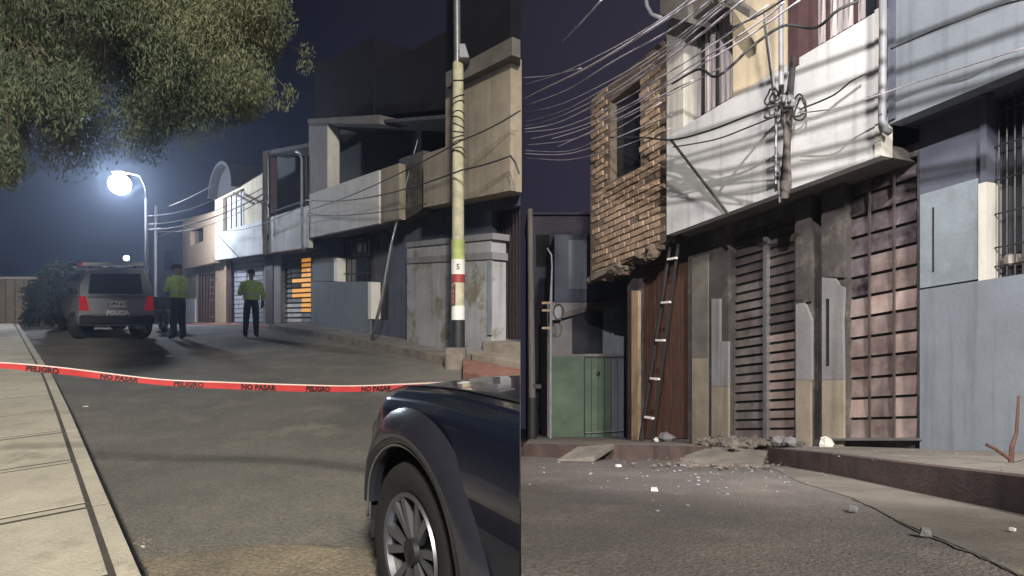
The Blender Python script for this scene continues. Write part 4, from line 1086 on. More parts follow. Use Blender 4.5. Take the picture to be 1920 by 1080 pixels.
def film(pts, h, mat, name):
    c_ = sum((Vector((u, v, 0)) for u, v in pts), Vector()) / len(pts); ring = []
    for (u, v), (u2, v2) in zip(pts, pts[1:] + pts[:1]):
        for k in range(6):
            f = k / 6; ring.append(onL(u + (u2 - u) * f + random.uniform(-7, 7), v + (v2 - v) * f + random.uniform(-2.5, 2.5), h))
    o = build(name, MB().prism(ring, (0, 0, -.003)), mat); o['kind'] = 'structure'
film([(262, 1050), (400, 1030), (560, 1022), (700, 1030), (700, 1095), (290, 1095)], .005, M['dirt'], 'dirt_patch')
ck = MB()
for chain in ([(330, 1040), (380, 1024), (450, 1019), (520, 1024), (590, 1018), (660, 1022)], [(690, 668), (720, 690), (760, 698)]):
    P3 = [onL(u, v, .0062) for u, v in chain]; fine_ = []
    for a, b in zip(P3, P3[1:]):
        for k in range(4): fine_.append(a + (b - a) * k / 4 + Vector((random.uniform(-.015, .015), random.uniform(-.02, .02), 0)))
    for a, b in zip(fine_, fine_[1:]):
        n_ = (b - a).cross(Vector((0, 0, 1))).normalized() * random.uniform(.002, .005)
        ck.prism([a - n_, b - n_, b + n_, a + n_], (0, 0, -.0035))
build('crack', ck, M['kerb'])['kind'] = 'structure'


# ------------------------------------------------------------------ RIGHT STREET
LR = FR.line
def base_r(u):
    y = FR.c * F / (u - 430); return VH - (GR(y) - .1 - CZ) / y * F
gb = lambda u: 824.0
# --- white house with roller shutters
hW = empty_at('house', 'white house with a long parapet over two steel shutter doors, explosion damaged', 'house', FR, 1500, 824)
build('parapet', wall(FR, 1250, 1646, LR(-.596), LR(-.371), .7, .16), M['white_wall_cool'], hW)
build('parapet_end', slab(FR, 1640, 1652, LR(-.60), LR(-.371), .72, .2), M['white_wall'], hW)
build('balcony_floor', slab(FR, 1251, 1651, LR(-.39), LR(-.3715), .53, .75), M['soffit'], hW)
build('upper_pillar', slab(FR, 1250, 1281, LR(-.868), LR(-.5965), .7, .3), M['white_wall'], hW)
build('upper_wall', wall(FR, 1374, 1477, LR(-1.3), LR(-.5965), .7, .3), M['cream_wall'], hW)
build('lintel', wall(FR, 1281.4, 1373.6, LR(-1.3), LR(-.865), .68, .28), M['white_wall'], hW)
build('frame', slab(FR, 1477.5, 1497, LR(-1.2), LR(-.585), .72, .28), M['maroon'], hW)
build('frame', slab(FR, 1497.3, 1524, LR(-1.2), LR(-.5966), .55, .1), M['maroon'], hW)
wn = build('window', slab(FR, 1282, 1374, LR(-.865), LR(-.5967), .3, .02), M['glass'], hW)
cu = MB()
for i in range(8):
    ua = 1303 + i * 9; ub_ = ua + 9; cu.prism([FR.hit(ua, LR(-.862)(ua), .33), FR.hit((ua+ub_)/2, LR(-.862)((ua+ub_)/2), .38), FR.hit(ub_, LR(-.862)(ub_), .33), FR.hit(ub_, LR(-.598)(ub_), .33), FR.hit((ua+ub_)/2, LR(-.598)((ua+ub_)/2), .38), FR.hit(ua, LR(-.598)(ua), .33)], -FR.n * .01)
build('curtain', cu, M['curtain'], wn)
for u in (1315, 1342): build('mullion', slab(FR, u, u + 3.5, LR(-.862), LR(-.598), .48, .04), M['iron'], wn)
wn2 = build('window', slab(FR, 1526, 1640, LR(-1.1), LR(-.5967), .3, .02), M['glass'], hW)
cu = MB()
for i in range(9):
    ua = 1528 + i * 10.5; ub_ = ua + 10.5; cu.prism([FR.hit(ua, -40, .33), FR.hit((ua+ub_)/2, -40, .39), FR.hit(ub_, -40, .33), FR.hit(ub_, LR(-.598)(ub_), .33), FR.hit((ua+ub_)/2, LR(-.598)((ua+ub_)/2), .39), FR.hit(ua, LR(-.598)(ua), .33)], -FR.n * .01)
build('curtain', cu, M['curtain'], wn2)
for u in (1548, 1600): build('mullion', slab(FR, u, u + 5, LR(-1.05), LR(-.598), .5, .04), M['maroon'], wn2)
build('room_wall', slab(FR, 1252, 1645, LR(-1.25), LR(-.40), -.05, 4), M['dark_back'], hW)
build('side_wall', slab(FR, 1251, 1280, LR(-1.1), LR(-.60), .38, .5), M['cream_wall'], hW)
# canopy block over the window and beam end
build('eave', slab(FR, 1238, 1290, lerpf(1238, -25, 1290, -70), lerpf(1238, 26, 1290, 42), 1.1, .45), M['soffit'], hW)
build('eave', slab(FR, 1290.4, 1335, lerpf(1290, -70, 1335, -90), lerpf(1290, 42, 1335, 5), 1.0, .35), M['soffit'], hW)
build('dormer_edge', MB().tube([FR.hit(1208, -20, 1.2), FR.hit(1213, 12, 1.2), FR.hit(1222, 28, 1.2), FR.hit(1240, 34, 1.2)], .035, 8), M['pvc'], hW, smooth=True)
build('beam_end', MB().prism([FR.hit(1347, -12, .95), FR.hit(1352, -4, .95), FR.hit(1418, 38, 1.3), FR.hit(1420, 22, 1.3), FR.hit(1365, -20, .95)], FR.n * .12), M['soffit'], hW)
# lower storey
sA = (1366, 1490); sB = (1583, 1720)
tA = LR(-.327); tB = LR(-.352)
bo_ = [(1366, 1490, tA, gb), (1521, 1540, LR(-.36), gb), (1583, 1720, tB, lambda u: 826)]
build('lower_wall', wall(FR, 1296, 1723, LR(-.3705), base_r, 0, .3, bo_), M['soot'], hW)
build('plaster_patch', slab(FR, 1297, 1327, LR(-.30), base_r, .03, .028), M['soffit'], hW)
build('plaster_patch', slab(FR, 1297.5, 1326.5, lambda u: 672, base_r, .036, .005), M['cream_dark'], hW)
pil = [(1334, 1349, 560, 724, 'grey_wall'), (1334, 1350, 724.6, 840, 'cream_dark'), (1350.5, 1365, 640, 725, 'grey_wall'), (1350.5, 1365, 725.6, 840, 'cream_dark')]
for u0, u1, v0, v1, m_ in pil: build('pilaster', slab(FR, u0, u1, lambda u: v0, lambda u: v1, .05, .047), M[m_], hW)
build('pilaster', slab(FR, 1492, 1519, LR(-.365), LR(-.165), .05, .048), M['soot'], hW)
build('pilaster', MB().prism([FR.hit(1492, 560, .05), FR.hit(1506, 562, .05), FR.hit(1521, 600, .05), FR.hit(1521, 712, .05), FR.hit(1492, 712, .05)], -FR.n * .048), M['grey_wall'], hW)
build('pilaster', slab(FR, 1492, 1519, lambda u: 712.6, base_r, .048, .046), M['cream_dark'], hW)
build('pilaster', slab(FR, 1541, 1582, LR(-.365), lambda u: 520, .05, .048), M['soot'], hW)
build('pilaster', MB().prism([FR.hit(1541, 520, .05), FR.hit(1566, 522, .05), FR.hit(1572, 535, .05), FR.hit(1582, 540, .05), FR.hit(1579, 600, .05), FR.hit(1581, 712, .05), FR.hit(1541, 712, .05)], -FR.n * .048), M['grey_wall'], hW)
build('pilaster', slab(FR, 1541, 1581, lambda u: 712.6, base_r, .048, .046), M['cream_dark'], hW)
build('vent_strip', slab(FR, 1549, 1554, lambda u: 560, lambda u: 686, .058, .01), M['iron'], hW)
build('room_wall', slab(FR, 1297, 1722, LR(-.36), base_r, -.6, 4), M['void'], hW)
build('inner_door', slab(FR, 1521.5, 1539.5, LR(-.355), gb, -.2, .05), M['maroon'], hW)
shA = build('shutter', slab(FR, 1366.5, 1489.5, tA, gb, -.17, .02), M['iron'], hW)
panels(FR, 1369, 1430, tA, lambda u: 822, -.13, 1, 23, [M['shutter'], M['shutter_soot']], shA, 'slat', .03, .28, .025, tilt=.02, pick=lambda c, r: 1 if r < 6 else 0)
panels(FR, 1438, 1488, tA, lambda u: 822, -.13, 1, 23, [M['shutter'], M['shutter_soot'], M['shutter_pale']], shA, 'slat', .03, .28, .025, tilt=.02, pick=lambda c, r: 1 if r < 12 else 2)
build('centre_post', slab(FR, 1430.5, 1437, LR(-.30), lambda u: 823, -.07, .08), M['steel'], shA)
shB = build('shutter', slab(FR, 1583.5, 1719, tB, lambda u: 826, -.17, .02), M['iron'], hW)
panels(FR, 1585, 1718, tB, lambda u: 823, -.12, 3, 13, [M['plate'], M['plate_soot'], M['plate_sheen']], shB, 'panel', .07, .13, .03, tilt=.03, pick=lambda c, r: 1 if r < 4 + (c == 0) or (r == 5 and c == 0) else (2 if (c, r) in ((2, 10), (2, 11), (2, 12), (2, 8), (0, 11), (1, 6), (2, 6)) else 0))
for u in (1629, 1675): build('upright', slab(FR, u - 1.5, u + 1.5, LR(-.35), lambda u: 826, -.08, .03), M['shutter_soot'], shB)
build('threshold', slab(FR, 1560, 1722, lambda u: 822.5, lambda u: 826, .12, .25), M['steel'], hW)
# mast against the parapet
ms = empty_at('service_mast', 'dark service mast with coiled cable loops in front of the white parapet', 'mast', FR, 1478, 360, .8)
build('mast', MB().tube([FR.hit(1471, 372, .83), FR.hit(1473, 340, .85), FR.hit(1478, 200, .85)], [.05, .075, .07], 10), M['wood'], ms, smooth=40)
build('mast', MB().tube([FR.hit(1478, 200, .85), FR.hit(1488, 105, .85)], [.05, .03], 8), M['iron'], ms)
build('conduit', MB().tube([FR.hit(1455, 345, .82), FR.hit(1455, 190, .82), FR.hit(1433, 20, .9)], .018, 6), M['steel'], ms)
build('conduit', MB().tube([FR.hit(1465, 160, .86), FR.hit(1464, -30, .86)], .035, 8), M['pvc'], ms)
build('conduit', MB().tube([FR.hit(1458, 310, .80), FR.hit(1463, 380, .80)], .02, 6), M['pvc'], ms)
for (u, v, r) in ((1444, 182, .10), (1452, 178, .08), (1496, 198, .14), (1500, 205, .10), (1475, 190, .10), (1462, 182, .09)):
    c_ = FR.hit(u, v, .92); t_ = Vector((-FR.n.y, FR.n.x, 0)); e_ = random.uniform(.8, 1.4)
    build('cable_loop', MB().tube([c_ + t_ * r * math.cos(a) * .8 + Vector((0, 0, r * e_ * math.sin(a))) + FR.n * .03 * math.sin(2*a) for a in [2*math.pi*k/18 for k in range(19)]], .012, 5, cap=False), M['cable'], ms)
for k in range(4): build('clamp', MB().box(FR.hit(1470 + k * 5, 186 + (k % 2) * 8, .93), (.07, .07, .10)), M['steel'], ms, bevel=.01)
gw = tag(build('brace', MB().tube([FR.hit(1258, 262, 1.15), FR.hit(1366, 402, .75)], .022, 6), M['iron'], loc=FR.hit(1366, 402, .75)), 'dark brace rod slanting across the white parapet', 'brace')
# drain pipe between houses
tag(build('drain_pipe', MB().tube([FR.hit(1655, -40, .80), FR.hit(1656, 60, .80), FR.hit(1654, 225, .8), FR.hit(1660, 243, .78), FR.hit(1668, 248, .72)], .042, 10), M['pvc'], loc=FR.hit(1660, 243, .78), smooth=True),
    'pale drain pipe at the joint between the white and the blue grey house', 'pipe')
for v in (95, 180): pass

# --- blue house on the right
hU = empty_at('house', 'blue grey house with an overhanging upper storey at the right edge', 'house', FR, 1850, 830)
build('upper_wall', wall(FR, 1668, 2150, LR(-1.25), LR(-.414), .6, .2), M['blue_wall'], hU)
build('side_wall', slab(FR, 1669, 2149, LR(-1.2), LR(-.415), .38, 4), M['blue_dark'], hU)
build('pilaster', slab(FR, 1665, 1676, LR(-1.2), LR(-.42), .64, .1), M['blue_dark'], hU)
build('balcony_floor', slab(FR, 1669, 2149, LR(-.43), LR(-.4155), .38, .6), M['soffit'], hU)
lo = [(1850, 2150, LR(-.40), LR(-.155))]
build('lower_wall', wall(FR, 1724, 2150, LR(-.4165), base_r, 0, .3, lo), M['blue_dark'], hU)
build('paint_panel', slab(FR, 1725, 1833, LR(-.293), LR(-.158), .03, .028), M['blue_pale'], hU)
build('reveal', slab(FR, 1834, 1849.6, LR(-.285), LR(-.155), .035, .3), M['white_wall'], hU)
build('reveal', slab(FR, 1838, 1849.6, LR(-.40), LR(-.2855), .035, .3), M['blue_dark'], hU)
build('dado', slab(FR, 1724.5, 2150, LR(-.1555), base_r, .05, .048), M['blue_wall'], hU)
build('slot', slab(FR, 1748, 1751, LR(-.27), LR(-.178), .036, .006), M['ink'], hU)
build('room_wall', slab(FR, 1725, 2149, LR(-.41), base_r, -.5, 4), M['void'], hU)
wU = build('window', slab(FR, 1851, 2150, LR(-.40), LR(-.156), -.25, .02), M['glass'], hU)
top_ = LR(-.40); bot_ = LR(-.156)
for i in range(13):
    u = 1858 + i * 15; build('bar', MB().tube([FR.hit(u, top_(u), -.12), FR.hit(u, bot_(u), -.12)], .009, 5), M['iron'], wU)
for f in (.12, .3, .48, .66, .84, .94):
    f0 = lambda u: top_(u) + (bot_(u) - top_(u)) * f; build('bar', MB().tube([FR.hit(1851, f0(1851), -.115), FR.hit(2100, f0(2100), -.115)], .009, 5), M['iron'], wU)
bx = []
for i in range(6):
    u = 1862 + i * 42; build('item_behind_bars', MB().box(FR.hit(u, LR(-.175)(u), -.19), (.2, .1, .12)), M['shutter'], wU, bevel=.02)
build('pipe_stub', MB().tube([FR.hit(1840, 178, .3), FR.hit(1862, 176, .3)], .02, 6), M['iron'], hU)

# --- brick house
hK = empty_at('brick_house', 'bare brick upper storey with one dark window, left of the white parapet house', 'house', FR, 1190, 824)
kt = LR(-.822); kb_ = lambda u: 525 + (u - 1107) * (-68 / 133)
wo = [(1144, 1201, LR(-.775), lambda u: 341 + (u - 1144) * (-28 / 57))]
build('backing_wall', wall(FR, 1107, 1250, kt, kb_, .5, .2, wo), M['mortar'], hK)
build('side_wall', slab(FR, 1108, 1249, lambda u: kt(u) + 3, lambda u: kb_(u) - 2, .28, 4), M['dark_back'], hK)
build('window', slab(FR, 1143, 1202, LR(-.775), lambda u: 343 + (u - 1144) * (-28 / 57), .34, .02), M['glass'], hK)
# bricks
p0 = FR.hit(1107, 745, .5); p1 = FR.hit(1250, 745, .5)
along = (p1 - p0); Lw = Vector((along.x, along.y, 0)).length; al = along / Lw     # slopes with the street
ang = math.atan2(al.y, al.x)
def zof(u, v):
    y = (FR.c - .5 * FR.k) * F / (u - 430); return CZ + (VH - v) / F * y
zt = zof(1107, kt(1107)); 
BL, BH = .30, .125
def u_of(d):
    p = p0 + al * d; return 960 + F * p.x / p.y
bmesh_box = MB().box((0, 0, 0), (BL - .03, .04, BH - .026))
proto = []
for m_ in ('brick', 'brick_b'):
    b_ = MB().box((0, 0, 0), (BL - .03, .04, BH - .026)); o = build('brick', b_, M[m_], bevel=.008, loc=(0, 0, 0)); proto.append(o)
slope_e = Euler((0, -math.atan2(al.z, Vector((al.x, al.y)).length), ang))
rowi = 0; cnt = 0; h = -BH / 2; first = [True, True]
rows_total = int((zof(1107, kt(1107)) - zof(1107, 525)) / BH) + 8
pieces = []
for r_ in range(rows_total):
    d = (BL / 2 if r_ % 2 else 0) - BL / 4
    while d < Lw + .1:
        c_ = p0 + al * d + Vector((0, 0, zt - p0.z - BH * (r_ + .5)))
        u = u_of(d); v = VH - (c_.z - CZ) / c_.y * F
        ok = 1107 + 2 < u_of(d - BL * .35) and u_of(d + BL * .35) < 1251 and v > kt(u) + 3 and v < kb_(u) - 3
        inw = u_of(d + BL / 2) > 1146 and u_of(d - BL / 2) < 1200 and v < wo[0][3](u) + 3
        if ok and not inw and random.random() > .035: pieces.append((c_, random.random() < .35))
        d += BL
for c_, pale in pieces:
    k = 1 if pale else 0; src = proto[k]
    o = src if first[k] else src.copy()
    if not first[k]: COL.objects.link(o)
    first[k] = False
    o.name = 'brick'; o.parent = hK; o.location = c_ + FR.n * random.uniform(-.004, .026) - hK.location
    o.rotation_euler = (slope_e.x, slope_e.y + R(random.uniform(-2.2, 2.2)), slope_e.z)
print('bricks', len(pieces))
# broken edge below the bricks
cn_ = MB()
for i in range(46):
    u = random.uniform(1108, 1244); v = kb_(u) + random.uniform(-2, 16) * (1 if u > 1130 else .5); cn_.rock(FR.hit(u, v, random.uniform(.1, .5)), random.uniform(.05, .13), .8)
o = build('broken_edge', cn_, M['mortar'], hK); o['kind'] = 'stuff'
build('beam', slab(FR, 1108, 1160, lambda u: kb_(u) - 8, lambda u: kb_(u) + 2, .54, .3), M['cream_dark'], hK)
build('lower_wall', wall(FR, 1176, 1296, lambda u: kb_(u) + 3, base_r, 0, .3, [(1198, 1290, lambda u: 500 - (u - 1198) * .2, gb)]), M['soot'], hK)
build('pillar', slab(FR, 1177, 1183, lambda u: 545, base_r, .06, .055), M['maroon'], hK)
build('pillar', slab(FR, 1184, 1196, lambda u: 545, base_r, .08, .075), M['tan_wall'], hK)
gk = build('gate', slab(FR, 1199, 1289.5, lambda u: 500 - (u - 1198) * .2, gb, -.15, .03), M['rust'], hK)
for i in range(12):
    u = 1203 + i * 7.4; build('board', slab(FR, u - 3.1, u + 3.1, lambda u: 505 - (u - 1198) * .2, lambda u: 822, -.11 + random.uniform(-.01, .01), .03), M['rust'], gk)
build('room_wall', slab(FR, 1177, 1295, lambda u: 520, base_r, -.5, 3), M['void'], hK)
ld = empty_at('ladder', 'dark ladder leaning in front of the rusty gate under the brick storey', 'ladder', FR, 1215, 824, .5)
for (ub2, ut, vt) in ((1200, 1262, 424), (1222, 1277, 420)):
    build('rail', MB().tube([FR.hit(ub2, 826, .75), FR.hit(ut, vt, .35)], .03, 6), M['black_paint'], ld)
for v in (485, 567, 638, 710, 783):
    f = (826 - v) / 403; ua = 1200 + 62 * f; ub2 = 1222 + 55 * f; off = .75 - .4 * f + .06
    build('rung', MB().box(FR.hit((ua + ub2) / 2 , v, off), (.22, .05, .035), Matrix.Rotation(ang, 3, 'Z')), M['white'], ld)  # white colour stands in for highlights on the rungs

# --- green fronted house behind, facing us
YG = 15.6
hG = thing('house', 'blue and green fronted house closing the view left of the brick storey', 'house', px(1080, 830, YG))
def gq(u0, u1, v0, v1, y, d, slope=0): return MB().prism([px(u0, v0, y), px(u1, v0 + slope, y), px(u1, v1, y), px(u0, v1, y)], (0, d, 0))
build('upper_wall', gq(1040, 1200, 440, 566, YG + .15, 4), M['blue_dark'], hG)
build('upper_panel', gq(1066, 1104, 450, 542, YG + .12, .028), M['blue_wall'], hG)
build('ledge', MB().prism([px(1042, 590, YG), px(1190, 548, YG), px(1190, 560, YG), px(1042, 600, YG)], (0, .5, 0)), M['soffit'], hG)
build('lower_wall', gq(1026, 1200, 566.5, 842, YG + .2, 4), M['grey_wall'], hG)
build('blue_panel', gq(1132, 1172, 560, 665, YG + .17, .028), M['blue_pale'], hG)
wg = build('window', gq(1073, 1130, 584, 662, YG + .14, .05), M['glass'], hG)
build('green_wall', gq(1030, 1094, 668, 842, YG + .16, .038), M['green_gate'], hG)
gg = build('gate', gq(1095, 1172, 668, 838, YG + .15, .048), M['iron'], hG)
for i in range(6):
    u = 1097 + i * 12.4; build('panel', gq(u, u + 11.2, 672, 834, YG + .12, .028), M['green_gate'] if i < 4 else M['blue_wall'], gg)
build('handle', MB().ball(px(1122, 700, YG + .05), .05, 8, 6), M['chrome'], gg)
build('rail', MB().tube([px(1097, 812, YG + .08), px(1170, 808, YG + .08)], .02, 6), M['steel'], gg)
build('meter_box', gq(1030, 1052, 575, 600, YG - .05, .2), M['pvc'], hG)
hF = thing('house', 'tall unlit house in deep shade far behind the brick storey', 'house', px(1060, 800, 22))
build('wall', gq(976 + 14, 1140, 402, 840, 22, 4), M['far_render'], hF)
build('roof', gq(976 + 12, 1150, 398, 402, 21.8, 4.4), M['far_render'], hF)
build('window', gq(1005, 1030, 440, 500, 21.97, .02), M['void'], hF)
# poles at the left rim of the right picture
rp_ = thing('utility_pole', 'dark base utility pole at the left rim of the right street', 'utility pole', Vector((px(997, 838, 13.2).x, 13.2, GR(13.2) + .2)))
build('pole', MB().tube([px(998, 745, 13.2), px(994, 392, 13.2)], [.075, .06], 10), M['wood'], rp_, smooth=40)
build('black_band', MB().tube([px(998, 842, 13.2), px(998, 745, 13.2)], .10, 10), M['black_paint'], rp_, smooth=40)
fp_ = thing('flag_pole', 'slim white post with small brackets before the green fronted house', 'post', Vector((px(1032, 836, 14).x, 14, GR(14) + .2)))
build('post', MB().tube([px(1032, 838, 14), px(1033, 560, 14), px(1035, 500, 14), px(1034, 478, 14), px(1026, 465, 14)], [.04, .035, .02, .02, .015], 10), M['pvc'], fp_, smooth=40)
for v in (568, 582, 615): build('bracket', MB().box(px(1025, v, 14), (.22, .06, .05)), M['tan_wall'], fp_)
build('coil', MB().tube([px(1047 + 9 * math.cos(a), 585 + 14 * math.sin(a), 14.5) for a in [2*math.pi*k/16 for k in range(17)]], .02, 5, cap=False), M['cable'], fp_)

# --- cables on the right (deep left end, near right end)
gRw = 'overhead cables crossing the right street'
RC = [  # (u,v,y) points, radius, pale, label
 ([(1128, 0, 7.5), (1092, 40, 9), (1050, 84, 11)], .012, 1, 'lone pale cable in the upper dark sky of the right street'),
 ([(980, 188, 13), (1010, 172, 12), (1105, 125, 9.6), (1240, 42, 7.2), (1318, -8, 6.2)], .017, 1, 'topmost pale cable from the dark sky to the dormer'),
 ([(980, 146, 13), (1030, 142, 12), (1090, 128, 10)], .010, 1, 'short faint cable joining the topmost cable'),
 ([(980, 200, 13.2), (1060, 170, 11), (1150, 115, 9), (1250, 60, 7.2), (1340, -5, 6)], .010, 1, 'thin pale cable second from the top of the bundle'),
 ([(980, 238, 13.5), (1040, 222, 12), (1140, 175, 9.6), (1250, 100, 7.5), (1330, 35, 6.4), (1385, -10, 5.8)], .010, 1, 'pale cable third from the top of the bundle'),
 ([(980, 243, 13.2), (1040, 232, 12), (1110, 200, 10.5), (1200, 145, 8.4), (1300, 75, 6.8), (1400, -5, 5.6)], .013, 1, 'bright cable grazing the top of the brick wall'),
 ([(980, 248, 13.2), (1050, 240, 11.6), (1130, 208, 9.9), (1230, 150, 8), (1330, 88, 6.6), (1440, 10, 5.5)], .009, 1, 'thin cable just under the bright one'),
 ([(1030, 262, 12), (1105, 238, 10.5), (1200, 190, 8.4), (1300, 130, 7), (1400, 70, 6), (1500, 0, 5.3)], .009, 1, 'pale cable crossing the brick house window high up'),
 ([(1040, 278, 12), (1140, 232, 9.8), (1230, 185, 8.2), (1300, 150, 7.2)], .009, 1, 'pale cable crossing the brick house window low down'),
 ([(980, 288, 13.4), (1050, 290, 12), (1105, 278, 10.8), (1200, 240, 9), (1260, 215, 8.2)], .010, 1, 'lower pale cable sagging to the left rim'),
 ([(980, 282, 13.4), (1060, 284, 12), (1120, 262, 10.5), (1240, 192, 8.3)], .008, 1, 'thin slack cable in the lower bundle'),
 ([(1260, 157, 7.6), (1310, 130, 7.2), (1340, 144, 6.9), (1370, 125, 6.8), (1405, 92, 6.7), (1450, 58, 6.6), (1480, 47, 6.5), (1530, 52, 6.3), (1570, 20, 6.1), (1610, 2, 6)], .016, 0, 'thick black cable snaking over the window and cream wall'),
 ([(1145, 258, 10), (1205, 258, 9.4), (1262, 262, 8.9), (1330, 245, 8.2), (1400, 218, 7.6), (1460, 196, 7.3)], .014, 0, 'black cable fixed along the top of the white parapet'),
 ([(1262, 276, 8.8), (1340, 262, 8.2), (1400, 240, 7.7), (1462, 215, 7.3)], .010, 0, 'lower black cable hanging along the white parapet'),
 ([(1500, 205, 7.1), (1560, 180, 6.6), (1600, 150, 6.4), (1650, 128, 6.2)], .010, 0, 'black cable from the mast towards the drain pipe'),
 ([(1670, 92, 6.2), (1740, 62, 5.9), (1800, 38, 5.6), (1870, 12, 5.4), (1925, -2, 5.2)], .010, 0, 'black cable across the upper blue grey wall'),
 ([(1500, 212, 7.1), (1580, 200, 6.6), (1700, 160, 6.1), (1920, 90, 5.2)], .007, 1, 'thin grey cable across the middle of the blue grey wall'),
 ([(980, 160, 13.2), (1050, 138, 11), (1150, 90, 8.8), (1250, 30, 7.1), (1300, -8, 6.5)], .008, 1, 'thin pale cable just above the topmost thick one'),
 ([(980, 212, 13.3), (1050, 196, 11.4), (1150, 148, 9.1), (1250, 85, 7.4), (1365, -6, 6)], .008, 1, 'thin pale cable in the middle gap of the bundle'),
 ([(980, 230, 13.4), (1060, 206, 11.4), (1160, 150, 9.2), (1250, 92, 7.5), (1352, 10, 6.2)], .007, 1, 'faint cable above the third pale one of the bundle'),
 ([(990, 262, 13.0), (1080, 240, 11), (1180, 196, 8.9), (1290, 128, 7.2), (1420, 44, 6), (1470, 4, 5.6)], .009, 1, 'slightly sagging pale cable under the brick wall top'),
 ([(985, 272, 13.2), (1070, 262, 11.4), (1160, 226, 9.4), (1260, 175, 7.9), (1350, 128, 6.9)], .007, 1, 'thin cable over the middle of the brick house window'),
 ([(985, 296, 13.4), (1060, 300, 12), (1130, 286, 10.4), (1200, 262, 9.2), (1258, 240, 8.4)], .007, 1, 'lowest thin slack cable at the left rim of the right street'),
 ([(1360, 58, 6.2), (1420, 30, 5.8), (1475, -5, 5.5)], .010, 0, 'short cable over the cream wall above the mast'),
]
def smoothpath(P_, n=6):
    o_ = []
    for i in range(len(P_) - 1):
        p0_ = P_[max(i-1, 0)]; p1_ = P_[i]; p2_ = P_[i+1]; p3_ = P_[min(i+2, len(P_)-1)]
        for k_ in range(n):
            f = k_ / n; o_.append(.5 * ((2*p1_) + (p2_-p0_)*f + (2*p0_-5*p1_+4*p2_-p3_)*f*f + (3*p1_-p0_-3*p2_+p3_)*f**3))
    return o_ + [P_[-1]]
for pts, r, pale, lab in RC:
    P_ = [px(*q) for q in pts]
    cable('cable', smoothpath(P_), r, M['cable_pale'] if pale else M['cable'], lab, gRw)

# --- rubble, glass and small things
rb = MB()
for i in range(900):
    u = random.gauss(1430, 75); v = random.gauss(827, 6)
    if not 1310 < u < 1570 or not 818 < v < 842: continue
    y = 9.0 + (838 - v) * .09 - abs(random.gauss(0, .3)); y = min(y, 9.6)
    p = px(u, v, y); p.z = GR(y) + random.uniform(.2, .26); rb.rock(p, random.choice((.012, .02, .03, .05, .085)) * random.uniform(.7, 1.2), .7)
for i in range(500):
    u = random.gauss(1370, 80); p = onR(u, random.uniform(836, 878), .03); rb.rock(p, random.choice((.006, .01, .018, .035)) * random.uniform(.7, 1.3), .6)
o = build('rubble', rb, M['earth']); o['kind'] = 'stuff'
gls = MB()
for i in range(300):
    v = 862 + abs(random.gauss(0, 34)); u = random.gauss(1330, 170)
    if u < 985 or v > 1060: continue
    p = onR(u, v, .004); y = p.y; gls.rock(p, random.choice((.003, .004, .005, .007, .013)) * random.uniform(.8, 1.3) * (.5 + y / 9), .5)
for i in range(45):
    u = random.uniform(1450, 1900); v = random.uniform(838, 842 + (u - 1440) * .11); y = .272 / ((v - VH) / F - .142) if (v - VH) / F > .15 else 6
    p = Vector(((u - 960) / F * y, y, GR(y) + .205)); gls.rock(p, random.uniform(.005, .014), .4)
o = build('broken_glass', gls, M['pvc']); o['kind'] = 'stuff'
def chunk(name, lab, cat, p, r, mat, grp=None, sq=.6):
    m_ = MB().rock(p + Vector((0, 0, r * .4)), r, sq); return tag(build(name, m_, mat, loc=p, smooth=False), lab, cat, grp)
chunk('plastic_bag', 'bright white crumpled bag against the pillar left of the panelled shutter', 'bag', (lambda p: Vector((p.x, p.y, GR(p.y) + .2)))(FR.hit(1549, 820, .35)), .10, M['paper'], sq=1.0)
chunk('rubble_heap', 'pale lump of rubble at the foot of the rusty gate', 'rubble', (lambda p: Vector((p.x, p.y, GR(p.y) + .2)))(FR.hit(1250, 826, .3)), .17, M['grey_wall'])
chunk('rubble_chunk', 'small white fragment beside the pale lump at the rusty gate', 'rubble', (lambda p: Vector((p.x, p.y, GR(p.y) + .2)))(FR.hit(1233, 828, .4)), .08, M['paper'])
for (u, v, lab) in ((1375, 829, 'grey rubble chunk at the left foot of the slatted shutter'), (1462, 828, 'grey rubble chunk at the right foot of the slatted shutter'), (1482, 815, 'broken plaster piece propped by the pillar of the slatted shutter')):
    chunk('rubble_chunk', lab, 'rubble', (lambda p: Vector((p.x, p.y, GR(p.y) + .2)))(FR.hit(u, 824, .35)), .13, M['grey_wall'])
sl = MB().prism([gr(Vector((.62, 8.35)), .02), gr(Vector((1.1, 8.2)), .06), gr(Vector((1.45, 8.7)), .22), gr(Vector((.95, 8.85)), .18)], (0, 0, -.06))
tag(build('concrete_slab', sl, M['sidewalk'], loc=gr(Vector((1.1, 8.5)), 0)), 'broken concrete slab tilted against the red kerb', 'slab')
sl = MB().prism([gr(Vector((2.0, 7.3)), .02), gr(Vector((2.9, 7.1)), .03), gr(Vector((3.3, 7.9)), .16), gr(Vector((2.7, 8.3)), .20), gr(Vector((2.2, 7.8)), .1)], (0, 0, -.07))
tag(build('concrete_slab', sl, M['sidewalk'], loc=gr(Vector((2.6, 7.5)), 0)), 'cracked driveway slab between the two red kerbs', 'slab')
litter('debris_piece', 'pale flat piece of debris on the road at the start of the crack', 'debris', onR(1600, 957, .012), (.07, .03, .012), M['grey_wall'])
litter('debris_piece', 'small grey stone lying on the crack in the gutter', 'debris', onR(1735, 1004, .012), (.035, .035, .03), M['grey_wall'])
litter('debris_piece', 'single white fragment on the gutter near the right edge', 'debris', onR(1898, 995, .012), (.018, .014, .012), M['paper'])
litter('debris_piece', 'white fragment shining on the dark asphalt mid left', 'debris', onR(1226, 920, .003), (.05, .035, .02), M['paper'])
litter('debris_piece', 'white fragment close under the left red kerb', 'debris', onR(1160, 875, .003), (.06, .04, .02), M['paper'])
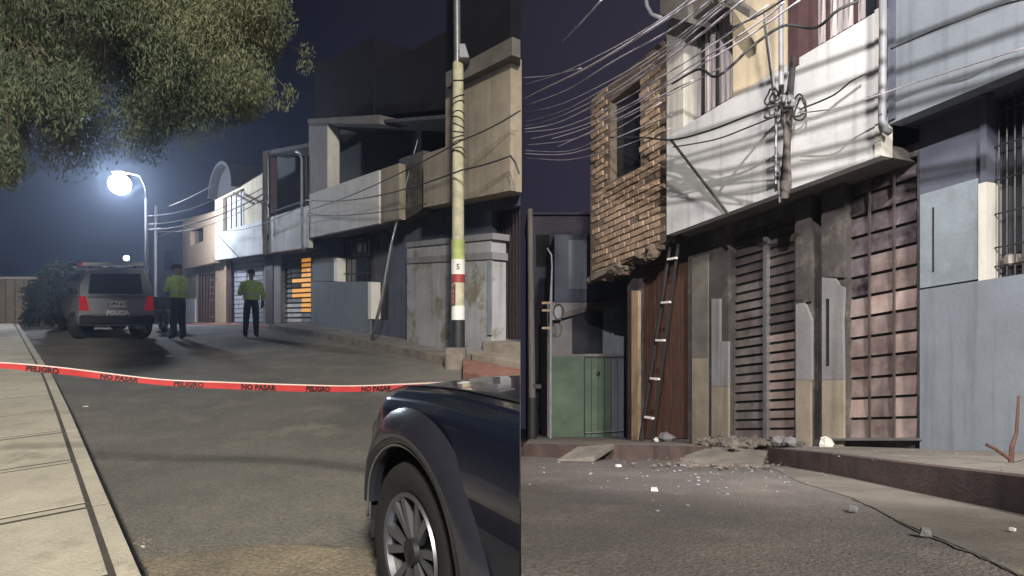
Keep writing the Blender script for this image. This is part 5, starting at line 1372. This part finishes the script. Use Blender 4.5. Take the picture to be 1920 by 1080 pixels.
# bent metal stub on the sidewalk at right
yy = 4.6; b0 = Vector(((1895 - 960) / F * yy, yy, GR(yy) + .2))
sb = thing('metal_stub', 'bent metal stub standing on the sidewalk at the right edge', 'pipe', b0)
build('stub', MB().tube([b0 + Vector((0, 0, -.02)), b0 + Vector((.01, 0, .12)), b0 + Vector((.06, .02, .22)), b0 + Vector((.085, .03, .5))], [.018, .016, .012, .009], 8), M['rust'], sb)
build('bracket', MB().tube([b0 + Vector((0, 0, .02)), b0 + Vector((-.10, .02, .10)), b0 + Vector((-.16, .03, .13))], .014, 6), M['rust'], sb)

# ------------------------------------------------------------------ street lamps outside the frame that light the scene
for (nm, L_, lab, gz_) in (('street_lamp', LAMP_NEAR, 'street lamp behind the camera', GR), ('street_lamp', LAMP_RIGHT, 'street lamp above the near right street', GR)):
    base_x = L_.x + 2.2 if L_ is LAMP_NEAR else L_.x + 2.6
    by = L_.y - .4 if L_ is LAMP_NEAR else -2.2
    t_ = thing(nm, lab, 'street lamp', (base_x, by, gz_(by)))
    build('pole', MB().tube([(base_x, by, gz_(by) - .1), (base_x, by, L_.z + .25), (L_.x, L_.y, L_.z + .15)], [.09, .06, .04], 8), M['steel'], t_, smooth=True)
    build('lamp_head', MB().box(L_ + Vector((0, 0, .08)), (.5, .25, .1)), M['steel'], t_, bevel=.02)

# ------------------------------------------------------------------ night haze
hz = MB().box((0, 52, -4.4), (310, 140, 29.0))
hm = bpy.data.materials.new('haze_air'); hm.use_nodes = True; t_ = hm.node_tree; t_.nodes.clear()
o1 = t_.nodes.new('ShaderNodeOutputMaterial'); pv = t_.nodes.new('ShaderNodeVolumePrincipled')
pv.inputs['Density'].default_value = HAZE; pv.inputs['Color'].default_value = (.62, .74, 1, 1); pv.inputs['Anisotropy'].default_value = .72
t_.links.new(pv.outputs[0], o1.inputs['Volume'])
h_ = build('haze', hz, hm); h_['kind'] = 'stuff'

# cables passing overhead, above the picture, whose shadows streak the white parapet
for (a, b) in SHADOW_CABLES:
    A_ = FR.hit(a[0], a[1], .7); B_ = FR.hit(b[0], b[1], .65); L_ = LAMP_RIGHT + Vector((0, 0, -.2))
    f_ = random.uniform(.40, .5); p = L_ + (A_ - L_) * f_; q = L_ + (B_ - L_) * f_; e_ = (q - p) * .25
    cable('cable', sag(p - e_, q + e_, .03), random.uniform(.013, .022), M['cable'], 'black overhead cable passing high above the right street towards the white parapet', 'overhead cables crossing the right street')
